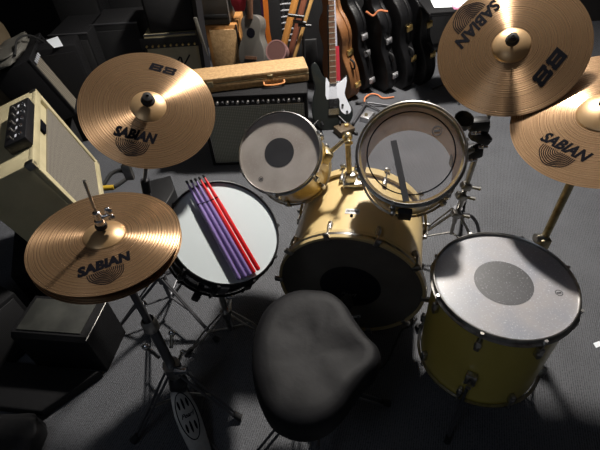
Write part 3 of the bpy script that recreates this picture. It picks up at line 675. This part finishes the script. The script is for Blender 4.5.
# crumpled bag on amp 2
def cloth_blob(name, label, cat, mw, sx, sy, sz, m, seed=0, rough=.25):
    b = bmesh.new(); bmesh.ops.create_icosphere(b, subdivisions=4, radius=1)
    for v in b.verts:
        c_ = v.co; k = 1 + rough * noise.noise(c_ * 2.2 + V(seed, 0, 0)) + rough * .5 * abs(noise.noise(c_ * 5 + V(0, seed, 0)))
        s_ = lambda a: math.copysign(abs(a) ** .6, a); v.co = V(s_(c_.x) * sx, s_(c_.y) * sy, max(-1, s_(c_.z)) * sz) * k
        v.co.z = max(v.co.z, -sz)
    me = bpy.data.meshes.new(name); b.to_mesh(me); b.free(); me.materials.append(m)
    for p in me.polygons: p.use_smooth = True
    o = bpy.data.objects.new(name, me); C.objects.link(o); o.matrix_world = mw @ T(0, 0, sz); return tag(o, label, cat)
greycloth = mat('grey_nylon', (.12, .115, .10), .6, bump=(30, .4)); oliv = mat('olive_fabric', (.16, .12, .07), .8, bump=(20, .4)); dkcloth = mat('black_nylon', (.008, .008, .009), .55, bump=(25, .5))
cloth_blob('gig_bag', 'crumpled grey nylon bag lying on the black amplifier at top left', 'bag', m2a @ T(-.02, .13, .412), .21, .10, .028, greycloth, 3)
b = MB(); b.curve([m2a @ V(-.22, .05, .45), m2a @ V(-.1, .02, .49), m2a @ V(0, -.02, .46), m2a @ V(.10, -.035, .36), m2a @ V(.16, -.035, .26), m2a @ V(.26, .02, .30), m2a @ V(.31, .1, .40)], .006)
tag(b.build('cable', cabm), 'thick black cable looping over the front of the black amplifier', 'cable')
# paper and the black box it lies on
pb0 = P(52, 41, .68); t = cab('equipment_case', 'black equipment case behind the black amplifier, with white paper on it', T(pb0.x + .02, pb0.y - .10, 0) @ RZ(14), .30, .20, .672, tolex, 'case', front=tolex)
pp = [P(x, y, .676) for x, y in ((46, 40), (57.5, 36), (63, 45.5), (54, 47.5))]; o_ = pp[0].copy()
b = MB(); b.prism([(p.x - o_.x, p.y - o_.y) for p in pp], 0, .0015); o = b.build('paper_sheet', wht_paper); o.location = V(o_.x, o_.y, .673); tag(o, 'small white sheet of paper on the black case at top left', 'paper')
# dark boxes at the back left
def backbox(name, label, cat, px0, px1, pyb, y, w=None, h=.5, d=.4, m=None, yaw=0, z0=0, front=None):
    """a box whose front bottom edge spans px0..px1 at depth y"""
    a = Y(px0, pyb, y); c_ = Y(px1, pyb, y); wd = w or (c_ - a).length
    t = thing(name, label, cat, T((a.x + c_.x) / 2, y, z0) @ RZ(yaw)); MB().box((0, d / 2, h / 2), (wd, d, h), None, .01).build('body', m or tolex, t)
    MB().box((0, -.001, h / 2), (wd * .9, .008, h * .86), None, .002).build('front_panel', front or blackgrill, t)
    b = MB(); b.box((0, .006, h - .004), (wd * 1.0, .014, .010), None, .002); b.build('edge_trim', darksteel, t)
    return t
greyvinyl = mat('grey_black_vinyl', (.013, .013, .014), .55, spec=.3, bump=(300, .3))
backbox('speaker_cabinet', 'black speaker cabinet left of the grey-topped one along the back', 'speaker cabinet', 58, 97, 60, 3.05, h=.66, d=.4)
backbox('speaker_cabinet', 'black cabinet with a grey top edge just above the left crash cymbal', 'speaker cabinet', 102, 148, 60, 3.2, h=.66, d=.35, m=greyvinyl)
backbox('speaker_cabinet', 'tall black cabinet at the very top, left of centre, behind the others', 'speaker cabinet', 52, 100, 5, 3.75, h=1.3, d=.4)
backbox('road_case', 'dark reddish case at the top behind the grey-topped cabinet', 'case', 106, 150, 5, 3.95, h=1.2, d=.4, m=mat('dark_maroon', (.05, .018, .02), .6))
cloth_blob('duffel_bag', 'olive brown bag in the top left corner', 'bag', T(-2.25, 3.05, .0), .30, .30, .42, oliv, 5, .15)
# cream amp at the back with a black head on it
t = backbox('guitar_amplifier', 'old cream amplifier with dark script on its front, behind the left crash cymbal', 'amplifier', 150, 201, 60, 3.10, h=.60, d=.3, m=creamtolex, front=mat('aged_cream_cloth', (.50, .45, .32), .8, noise=(10, (.40, .36, .25), .4, .7)))
MB().box((0, -.006, .545), (.42, .012, .07), None, .003).build('control_panel', blk, t)
for i in range(9): MB().tube([(-.17 + i * .042, -.012, .53), (-.17 + i * .042, -.028, .53)], .007, 10).build('control_knob', gold, t)
b = MB(); b.curve([(-.10, -.008, .36), (-.02, -.008, .42), (-.03, -.008, .35), (.04, -.008, .44), (.05, -.008, .38), (.11, -.008, .45)], .006, 5, 6); b.build('script_logo', blk, t)
b = MB(); b.curve([(-.18, -.02, .52), (-.17, -.03, .40), (-.13, -.03, .32)], .004, 5, 6); b.build('hanging_lead', cabm, t)
backbox('amplifier_head', 'black amplifier head stacked on the old cream amplifier', 'amplifier', 146, 196, 20, 3.12, h=.26, d=.28, z0=.602)
# slanted black neck, grey box, tweed cabinet
n0, n1 = Y(206, 66, 2.75), Y(195, -10, 2.85); t = thing('keyboard_stand', 'black slanted stand leg with a grey strip, in front of the brown cabinet', 'stand', V(n0.x, n0.y, 0))
B_ = V(n0.x, n0.y, 0); MB().tube([n0 + (n0 - n1) * .9 - B_, n1 - B_], .030, 4).build('leg', blk, t); MB().box(lp(n0, n1, .42) - B_ + V(0, -.032, 0), (.022, .008, .24), Matrix.Rotation(-.10, 3, 'Y'), .003).build('grey_strip', greycloth, t)
MB().tube([V(-.15, 0, .02), V(.15, 0, .02)], .02, 12).build('foot', blk, t)
tweed = mat('tweed', (.34, .205, .09), .7, bump=(220, .6), noise=(60, (.50, .32, .15), .35, .7))
woodb = mat('brown_wood', (.38, .17, .05), .5, noise=(9, (.5, .25, .08), .35, .7))
zc = Y(220, 25, 2.95).z; xa, xb = Y(207, 40, 2.95).x, Y(239, 40, 2.95).x
t = thing('speaker_cabinet', 'brown wooden cabinet standing upright behind the long tweed case', 'speaker cabinet', T((xa + xb) / 2, 2.95, 0) @ RZ(-6)); wc = xb - xa; MB().box((0, .13, zc / 2), (wc, .26, zc), None, .006).build('body', woodb, t)
MB().box((.01, -.003, zc * .5), (wc * .86, .008, zc * .92), None, .003).build('front_panel', tweed, t); MB().box((wc / 2 - .004, -.002, zc / 2), (.010, .012, zc), None, .002).build('corner_bead', blk, t)
zt_ = zc + .002; tubm = mat('grey_translucent', (.07, .065, .06), .45)
t = thing('storage_tub', 'grey plastic tub at the top edge, standing on the brown cabinet', 'tub', T((xa + xb) / 2 - .035, 2.95, zt_) @ RZ(-6)); b = MB(); 
MB().prism([(-.12, .0), (.10, .0), (.10, .2), (-.12, .2)], 0, .26, None, .012).build('body', tubm, t); MB().box((-.01, .1, .27), (.25, .23, .02), None, .006).build('lid', blk, t); MB().box((-.01, -.004, .05), (.20, .006, .03), None, .002).build('rim_band', greyvinyl, t)

# centre amp and tweed case
me_ = boxframe(-.225, 2.343, 0, -3.1, 0)
A3 = amp('guitar_amplifier', 'wide black amplifier with dark grey-green grille standing under the long tweed case', me_, .639, .28, .488, tolex, darkgrill, .022, .045, dullchrome, None)
MB().box((0, -.001, .448), (.585, .010, .034), None, .002).build('control_panel', greyvinyl, A3)
for i in range(19): MB().lathe([(0, .018), (.008, .018), (.0115, 0)], 12, T(-.27 + i * .030, -.006, .448) @ RX(90)).build('control_knob', blk if i % 2 else dullchrome, A3)
mcs = boxframe(-.215, 2.42, .490, 6.5, 0); t = thing('instrument_case', 'long tweed covered case with a brown handle lying on the wide black amplifier', 'case', mcs)
MB().box((-.02, .085, .026), (.70, .17, .050), None, .008).build('lower_shell', tweed, t); MB().box((-.02, .085, .069), (.70, .17, .034), None, .008).build('lid', tweed, t)
MB().box((-.02, .085, .0515), (.704, .174, .004), None, .001).build('seam_trim', brassy, t)
hd = MB().curve([(.06, -.002, .028), (.065, -.02, .018), (.12, -.024, .014), (.175, -.02, .018), (.18, -.002, .028)], .006).build('handle', mat('tan_leather', (.5, .2, .06), .5), t)
for x in (.10, -.25): MB().box((x, -.003, .052), (.035, .008, .035), None, .003).build('latch', brassy, t)
# black bag behind the snare
pl = [P(x, y, 0) for x, y in ((149, 190), (173, 184), (178, 198), (168, 215), (146, 216))]; q = pl[0].copy()
o = MB().prism([(p.x - q.x, p.y - q.y) for p in pl], 0, .07, None, .010).build('equipment_bag', dkcloth); o.location = q; tag(o, 'small flat black bag on the carpet between the left crash cymbal and the snare', 'bag')
q = P(232, 172, 0)
# yellow plug and cable
q = P(107, 187, .3); b = MB().tube([P(102, 188, .012), P(114, 187, .012)], .015, 12); o = b.build('jack_plug', mat('yellow_plastic', (.65, .42, .04), .4)); tag(o, 'short yellow plug on the black cable beside the cream amplifier', 'plug')
tag(MB().curve([P(114, 187, .012), P(122, 182, .012), P(129, 175, .012), P(122, 170, .012), P(112, 173, .012), P(106, 181, .014), P(102, 188, .012)], .012).build('cable', cabm), 'black cable coiled beside the cream amplifier with a yellow plug', 'cable')

# floor monitor wedge
mw_ = boxframe(-.97, .943, 0, -9.1, 0)
t = thing('floor_monitor', 'black wedge floor monitor with a dark grey sloping top, below the hi-hats', 'speaker', mw_)
t_ = MB().prism([(p.x, p.y) for p in (P(104, 377), P(47, 417), P(-60, 405), P(-30, 362), P(60, 372))], 0, .05, None, .008).build('black_slab', tolex); tag(t_, 'low flat black slab on the carpet in front of the wedge monitor', 'case')  # low black slab laid flat on the carpet
Mx = Matrix(((0, 0, 1, 0), (1, 0, 0, 0), (0, 1, 0, 0), (0, 0, 0, 1)))
MB().prism([(0, 0), (.19, 0), (.19, .238), (.015, .238), (0, .22)], -.20, .125, Mx, .004).build('cabinet', tolex, t)
MB().box((-.045, .10, .2405), (.27, .15, .006), None, .002).build('grille', mat('dusty_grille', (.02, .021, .018), .7, noise=(9, (.055, .056, .048), .4, .7)), t)
MB().tube([(.1255, .0, .238), (.1255, .19, .240)], .0022, 8).build('edge_trim', dullchrome, t)
t = cab('speaker_cabinet', 'black speaker cabinet at the left edge below the cream amplifier', boxframe(-1.27, .98, 0, 60, 0), .36, .3, .30, tolex)
cloth_blob('shoulder_bag', 'dark rounded bag in the bottom left corner of the floor', 'bag', T(P(10, 452, 0).x, P(10, 452, 0).y, 0), .13, .11, .05, dkcloth, 12, .1)
o = MB().prism([(0, 0), (.035, .01), (.03, .03), (.0, .022)], 0, .001).build('paper_scrap', wht_paper); o.location = P(596, 348, .001); tag(o, 'tiny white paper scrap on the carpet at the right edge', 'paper')

# ---------------------------------------------------------------- instruments at the back
gf = frame(Y(331, 128, 2.70), (.04, -.93, .36), (1, .05, 0))
def gl(pix): return [(onplane(x, y, gf).x, onplane(x, y, gf).y) for x, y in pix]
tG = thing('electric_guitar', 'black electric guitar with a white pickguard on a stand at the back', 'guitar', gf)
blkg = mat('black_gloss', (.012, .015, .015), .3, coat=.3); fretm = mat('rosewood', (.12, .06, .035), .5); maple = mat('maple', (.55, .33, .14), .4)
body = [(331, 131), (321, 129), (314, 121), (312, 110), (313, 99), (315, 88), (312, 76), (311, 67), (315, 62.5), (319, 67), (323, 76), (330, 80), (337, 81), (342, 80), (346, 75), (348, 78), (346, 86), (345, 95), (349, 102), (353, 110), (352, 119), (346, 126), (339, 130)]
def sm2(p, n=3): return [(q.x, q.y) for q in smooth_loop([V(x, y, 0) for x, y in p], n)]
MB().prism(sm2(gl(body)), -.04, 0, None, .006).build('body', blkg, tG)
pg = [(326, 77), (329, 82), (336, 83), (341, 81), (346.5, 76.5), (346, 86), (344.5, 93), (347, 100), (350.5, 107), (350.5, 112), (346, 114.5), (341, 111), (339.5, 105), (338.5, 98), (327, 99.5), (325.5, 90)]
MB().prism(sm2(gl(pg), 2), .0002, .0028).build('pickguard', white, tG)
g = gl([(329, 99), (338, 98.5), (338.5, 106), (329, 107)]); MB().prism(g, .0005, .008).build('pickup', blk, tG)
g = gl([(328.5, 109), (338.5, 108), (339, 114), (328.5, 115)]); MB().prism(g, .0005, .010).build('bridge', chrome, tG)
for x, y in ((342.5, 105), (347, 111.7)): g = gl([(x, y)])[0]; MB().lathe([(0, .012), (.007, .012), (.009, .002)], 14, T(g[0], g[1], 0)).build('control_knob', blk, tG)
g = gl([(329.5, 84), (336.5, 84), (333, -30), (328, -30)]); nk = MB().prism(g, -.012, .006, None, .002).build('neck', maple, tG); g2 = gl([(330, 84), (336, 84), (332.7, -28), (328.3, -28)]); MB().prism(g2, .0062, .010).build('fingerboard', fretm, nk)
b = MB(); a0_, a1_ = V(*gl([(333, 83)])[0], 0), V(*gl([(330.5, -28)])[0], 0)
fretw = mat('fret_wire', (.75, .72, .62), .3, .8)
for i in range(21): k = 1 - 2 ** (-i * .9 / 12) ; p = lp(a0_, a1_, 1 - (1 - (i / 21)) ** 1.15); MB().box(p + V(0, 0, .0105), (.046 - .008 * i / 21, .006, .0016), None).build('fret', fretw, nk)
b = MB()
for i in range(6): o_ = (i - 2.5); b.tube([V(*gl([(333.5, 111)])[0], .013) + V(o_ * .0095, 0, 0), a1_ + V(o_ * .006, 0, .0125)], .0006, 4)
b.build('strings', chrome, tG)
# strap behind neck: grey above, red below
g = gl([(336.2, 84), (341, 82), (339.5, 46), (334.5, 46)]); MB().prism(g, -.03, -.022).build('red_strap', mat('red_webbing', (.32, .01, .025), .6), tG)
g = gl([(334.5, 46), (337.8, 46), (335, -20), (332.5, -20)]); MB().prism(g, -.03, -.022).build('grey_strap', mat('grey_webbing', (.3, .3, .36), .6), tG)
# guitar stand
gb = V(gf.translation.x, gf.translation.y + .06, 0); t = thing('guitar_stand', 'black tubular guitar stand under the black and white electric guitar', 'stand', gb)
MB().tube([V(0, .03, .08), V(0.01, .22, .75)], .009, 10).build('upright', blk, t)
for f in (V(.17, -.15, .008), V(-.19, -.12, .008), V(.02, .24, .008)): lg = MB().tube([V(0, .04, .12), f], .009, 10).build('leg', blk, t); MB().ball(f, .013, seg=10).build('rubber_foot', rubber, lg)
MB().curve([V(-.06, -.10, .06), V(-.06, .02, .05), V(.06, .02, .05), V(.06, -.10, .06)], .008).build('cradle', blk, t)

def guitar_case(label, px, py, yaw, sc, thick, m, lm, lean=3, seed=0, hz=((.20), (.46))):
    c0 = P(px, py, 0); mw = T(c0.x, c0.y, 0) @ RZ(yaw) @ RY(-8) @ RX(-lean) @ T(0, .14 * sc, 0); t = thing('guitar_case', label, 'guitar case', mw, 'guitar cases at the back')
    half = [(.0, .0), (.11, .0), (.165, .04), (.195, .11), (.205, .19), (.19, .29), (.155, .37), (.138, .43), (.145, .50), (.158, .57), (.15, .64), (.11, .71), (.065, .76), (.052, .82), (.052, 1.0), (.06, 1.04), (.04, 1.08), (0, 1.085)]
    out = [(-x * sc, z * sc) for x, z in half] + [(x * sc, z * sc) for x, z in half[-2:0:-1]]
    sl = smooth_loop([V(x, z, 0) for x, z in out], 3); out = [(q.x, q.y) for q in sl]
    MB().prism(out, -thick / 2, thick * .18, Mx, .010).build('body', m, t); MB().prism(out, thick * .19, thick / 2, Mx, .010).build('lid', m, t)
    zz = [q.y for q in sl]
    def front(z): return min((q.x for q in sl if abs(q.y - z) < .03), default=-.15)
    for z in hz:
        yv = front(z * sc); l = MB(); l.box((thick * .19, yv - .004, z * sc), (.055, .012, .044), None, .004); l.box((thick * .19, yv - .011, z * sc + .004), (.035, .008, .024), None, .003); l.build('latch', lm, t)
    b = MB(); yv = front(.33 * sc); b.curve([(0, yv - .0, .30 * sc), (0, yv - .03, .315 * sc), (0, yv - .03, .365 * sc), (0, yv + .01, .38 * sc)], .007); b.build('handle', rubber, t)
    return t
bcase = mat('black_case_vinyl', (.006, .006, .007), .42, spec=.35, bump=(250, .5)); brcase = mat('brown_case_vinyl', (.20, .085, .03), .45, bump=(250, .5), noise=(5, (.26, .12, .05), .4, .7))
silver = mat('tarnished_silver', (.6, .6, .62), .4, .8)
guitar_case('brown guitar case with gold latches just right of the electric guitar', 353, 98, 32, .86, .10, brcase, gold, hz=(.15, .43))
guitar_case('slim black guitar case directly behind the brown one', 367, 91, 30, .88, .085, bcase, silver, hz=(.12, .36, .5))
guitar_case('black guitar case with silver latches left of the two biggest black ones', 389, 91, 32, .86, .10, bcase, silver, hz=(.17, .47))
guitar_case('large black guitar case with gold latches, next to last at the right of the row', 407, 88, 33, .92, .112, bcase, gold, hz=(.28, .52))
guitar_case('large black guitar case ending the row, half behind the top right cymbal', 425, 84, 33, .92, .112, bcase, gold, hz=(.28, .52))
# gig bags behind
def gig_bag(label, x, y, w, h, m, lean=6):
    mw = T(x, y, 0) @ RX(-lean); t = thing('gig_bag', label, 'bag', mw, 'soft bags at the back')
    MB().prism([(-w * .5, 0), (w * .5, 0), (w * .52, .3), (w * .40, .48), (w * .45, .62), (w * .2, .80), (w * .18, h), (-w * .18, h), (-w * .2, .80), (-w * .45, .62), (-w * .40, .48), (-w * .52, .3)], -.06, .06, RX(90), .03).build('bag', m, t)
    MB().prism([(-w * .3, .08), (w * .3, .08), (w * .27, .36), (-w * .27, .36)], .06, .085, RX(90), .012).build('pocket', m, t)
gig_bag('black soft gig bag behind the electric guitar neck', .14, 3.50, .34, 1.1, dkcloth)
gig_bag('grey-black soft gig bag standing behind the brown case', .72, 3.85, .36, 1.1, greyvinyl)
gig_bag('black soft gig bag standing behind the largest black cases', 1.28, 3.95, .40, 1.15, greyvinyl)
gig_bag('dark soft bag behind the wooden stool legs', -.15, 3.5, .36, 1.1, dkcloth)
# strings of orange headstock by black case
q = Y(376, 14, 3.15); tag(MB().curve([q + V(-.07, 0, .02), q + V(-.02, 0, -.01), q + V(.02, 0, .02), q + V(.08, 0, .01)], .008).build('orange_strap', mat('orange_webbing', (.4, .13, .05), .6)), 'short orange strap hanging above the black cases at the back', 'strap')
b = MB(); 
# acoustic body (grey), with sound hole
ga = frame(Y(251, 43, 2.86), (-.35, -.85, .3), (1, -.3, 0)); gz = ga.translation.z - .168
t = cab('equipment_case', 'low black case standing between the wide amplifier and the things behind it', T(-.10, 2.665, 0), .36, .27, gz, tolex, 'case', front=tolex); t = thing('acoustic_guitar', 'pale grey acoustic guitar with a dark sound hole, behind the tweed case', 'guitar', ga)
half = [(0, -.24), (.10, -.235), (.165, -.18), (.18, -.10), (.16, -.02), (.125, .04), (.12, .09), (.135, .15), (.12, .21), (.06, .24), (0, .245)]
out = [(x * .52, y * .68) for x, y in half] + [(-x * .52, y * .68) for x, y in half[-2:0:-1]]
MB().prism(sm2(out), -.09, 0, None, .004).build('body', mat('weathered_spruce', (.10, .095, .085), .5, noise=(8, (.1, .09, .08), .4, .7)), t)
MB().disc(.03, .001, 24, T(0, .06, 0)).build('sound_hole', ink, t); MB().box((0, .38, .004), (.035, .48, .02), None, .004).build('neck', fretm, t); MB().box((0, -.09, .004), (.08, .018, .008)).build('bridge', fretm, t)
# orange strap hanging, red and purple garments
def hang(name, label, cat, px, py0, py1, y, w, m):
    c_ = Y(px, py1, y); a = c_ + V(-.01, 0, 1.2 - c_.z); b = MB(); L_ = 10; vs = []
    for i in range(L_ + 1):
        p = lp(a, c_, i / L_); dx = .004 * math.sin(i * 1.3)
        for sx, sy in ((-1, 0), (1, 0), (1, 1), (-1, 1)): vs.append((p.x + sx * w / 2 + dx, p.y + sy * .006, p.z))
    fs = [[4 * i + k, 4 * i + (k + 1) % 4, 4 * i + 4 + (k + 1) % 4, 4 * i + 4 + k] for i in range(L_) for k in range(4)] + [[0, 1, 2, 3], [4 * L_ + k for k in range(4)]]
    b._add(vs, fs); return tag(b.build(name, m), label, cat)
hang('guitar_strap', 'bright orange guitar strap hanging down at the back', 'strap', 269.5, -20, 44, 2.98, .032, mat('orange_strap', (.75, .20, .02), .6))
hang('purple_strap', 'thin purple strap hanging left of the bright orange one', 'strap', 266, -20, 44, 2.99, .014, mat('purple_webbing', (.12, .03, .18), .6))
q = Y(240, 11, 2.985); cloth_blob('red_cloth', 'dark red cloth hanging at the top right beside the grey tub', 'cloth', T(q.x, 2.985, q.z), .05, .02, (1.19 - q.z) / 2, mat('dark_red_cloth', (.30, .01, .03), .7), 21, .15)
t = thing('hanging_rail', 'thin black rail high at the back from which straps and a red cloth hang', 'rail', V(-.16, 2.985, 0)); MB().tube([V(-.42, 0, 1.2), V(.28, 0, 1.2)], .010, 12).build('bar', blk, t)
for sx in (-.41, .27): u_ = MB().tube([V(sx, .0, .0), V(sx, 0, 1.2)], .010, 12).build('upright', blk, t); MB().tube([V(sx, -.06, .012), V(sx, .18, .012)], .012, 12).build('foot', blk, u_)
pass
# pink round drum
dm = frame(Y(276, 51, 2.72), (-.25, -.80, .55), (1, -.2, 0)); dm.translation.z = max(dm.translation.z, gz + .062); t = thing('hand_drum', 'small pinkish round hand drum behind the tweed case', 'drum', dm)
MB().lathe([(.068, 0), (.068, -.07), (.060, -.07), (.060, 0)], 40, closed=True).build('shell', mat('pink_shell', (.17, .085, .08), .7), t); MB().disc(.060, -.002, 40).build('head', mat('brown_head', (.08, .035, .03), .5), t)
# wooden stool legs
wl = mat('amber_wood', (.45, .20, .05), .4, coat=.3); wd = mat('reddish_wood', (.20, .07, .04), .45); wy = mat('pale_wood', (.42, .24, .08), .45)
t0 = Y(290, 45, 2.85); t = thing('wooden_easel', 'slanted amber and brown wooden legs of a folded easel at the back', 'easel', V(t0.x, t0.y, 0)); B_ = V(t0.x, t0.y, 0)
for (a, c_, r, m, yy) in (((283, 48), (299, -15), .024, wl, 2.84), ((289, 58), (308, -15), .020, wd, 2.80), ((295, 55), (313, -5), .013, wy, 2.76)):
    p, q = Y(*a, yy), Y(*c_, yy + .12); MB().box((lp(p, q, .5) - B_), (r * 1.6, r * 1.2, (q - p).length * 1.5), (q - p).to_track_quat('Z', 'Y').to_matrix(), .004).build('leg', m, t)
for (a, c_) in (((288, 15), (304, 17)), ((293, 21), (306, 23)), ((298, 25), (311, 26))): MB().tube([Y(*a, 2.78) - B_, Y(*c_, 2.78) - B_], .010, 10).build('crossbar', blk, t)
# row of chrome pegs (music stand / xylophone) behind
t0 = Y(288, 10, 3.1); t = thing('tubular_rack', 'dark rack with a ladder of small chrome rungs behind the wooden legs', 'rack', V(t0.x, t0.y, 0)); B_ = V(t0.x, t0.y, 0)
for sx in (-.045, .045): MB().box(V(sx, 0, .55), (.012, .02, 1.1), None, .003).build('upright', blk, t)
for i in range(14): MB().tube([V(-.05, -.005, .50 + i * .04), V(.05, -.005, .50 + i * .04)], .007, 8).build('rung', silver, t)
# orange cable and metal foot on the carpet at the back
tag(MB().curve([P(365, 104, .01), P(365, 98, .02), P(371, 94, .02), P(378, 95, .01), P(383, 98, .01), P(394, 97, .01)], .006).build('orange_cable', mat('orange_rubber', (.75, .25, .10), .5)), 'thin orange cable looped on the carpet behind the see-through tom', 'cable')
q = P(366, 106, 0); t = thing('folded_stand', 'dark folded tripod feet lying on the carpet behind the see-through tom', 'stand', q)
for (x, y, r) in ((392, 106, .008), (383, 112, .006), (353, 124, .011), (357, 103, .008)): lg = MB().tube([V(0, 0, .03), P(x, y, .01) - q], r, 10).build('leg', darksteel, t); MB().ball(P(x, y, .013) - q, .013, seg=10).build('foot', rubber, lg)
q = P(367, 119, 0); t = thing('effects_pedal', 'small silver effects pedal on the carpet between the two rack toms', 'effects pedal', T(q.x, q.y, 0) @ RZ(-35)); MB().box((0, 0, .02), (.07, .11, .04), None, .005).build('case', silver, t); MB().lathe([(0, .012), (.012, .012), (.013, 0)], 16, T(0, -.02, .04)).build('foot_switch', brassy, t)
q = P(344, 133, 0); t = thing('effects_pedal', 'brown and gold effects pedal on the carpet below the electric guitar', 'effects pedal', T(q.x, q.y, 0) @ RZ(25)); MB().box((0, 0, .025), (.12, .10, .05), None, .006).build('case', mat('bronze_paint', (.10, .07, .04), .5, .3), t); MB().lathe([(0, .012), (.014, .012), (.015, 0)], 16, T(.02, 0, .05)).build('foot_switch', gold, t)
# top right: box with papers, mixer
t = thing('music_stand', 'black music stand holding papers, behind the top right cymbal', 'stand', T(1.20, 3.03, 0)); MB().box((0, .04, .668), (.54, .36, .012), None, .004).build('desk', tolex, t); MB().box((0, -.135, .678), (.54, .008, .02), None, .002).build('lip', tolex, t)
MB().tube([V(.10, .05, .05), V(.04, .05, .66)], .010, 12).build('pole', blk, t)
for a in (20, 140, 260): MB().tube([V(.10, .05, .14), V(.10 + .22 * math.cos(math.radians(a)), .05 + .16 * math.sin(math.radians(a)), .01)], .007, 8).build('leg', blk, t)
o = MB().prism([(0, 0), (.26, -.03), (.28, .16), (.02, .19)], 0, .002).build('paper_sheet', wht_paper); o.location = (.99, 3.02, .6755); tag(o, 'white printed sheet at the top edge, left of the top right cymbal', 'paper')
o = MB().prism([(0, 0), (.18, .03), (.16, .14), (-.02, .10)], 0, .0015).build('magazine', mat('magenta_print', (.4, .15, .25), .5, noise=(12, (.8, .8, .85), .45, .55))); o.location = (1.10, 2.95, .6785); o.rotation_euler.z = -.3; tag(o, 'magenta and white leaflet beside the white sheet at the top edge', 'paper')
t = thing('mixing_desk', 'black mixing desk on a stand at the top right edge', 'mixer', T(2.25, 2.45, 0) @ RZ(-25)); MB().box((0, 0, .62), (.60, .42, .10), None, .012).build('case', tolex, t)
for sx in (-.22, .22): MB().tube([V(sx, -.15, .02), V(-sx, .15, .57)], .015, 10).build('leg', darksteel, t)
for i in range(6):
    for j in range(3): MB().lathe([(0, .018), (.008, .018), (.010, 0)], 12, T(-.22 + i * .085, -.12 + j * .1, .67)).build('knob', silver if (i + j) % 2 else blk, t)
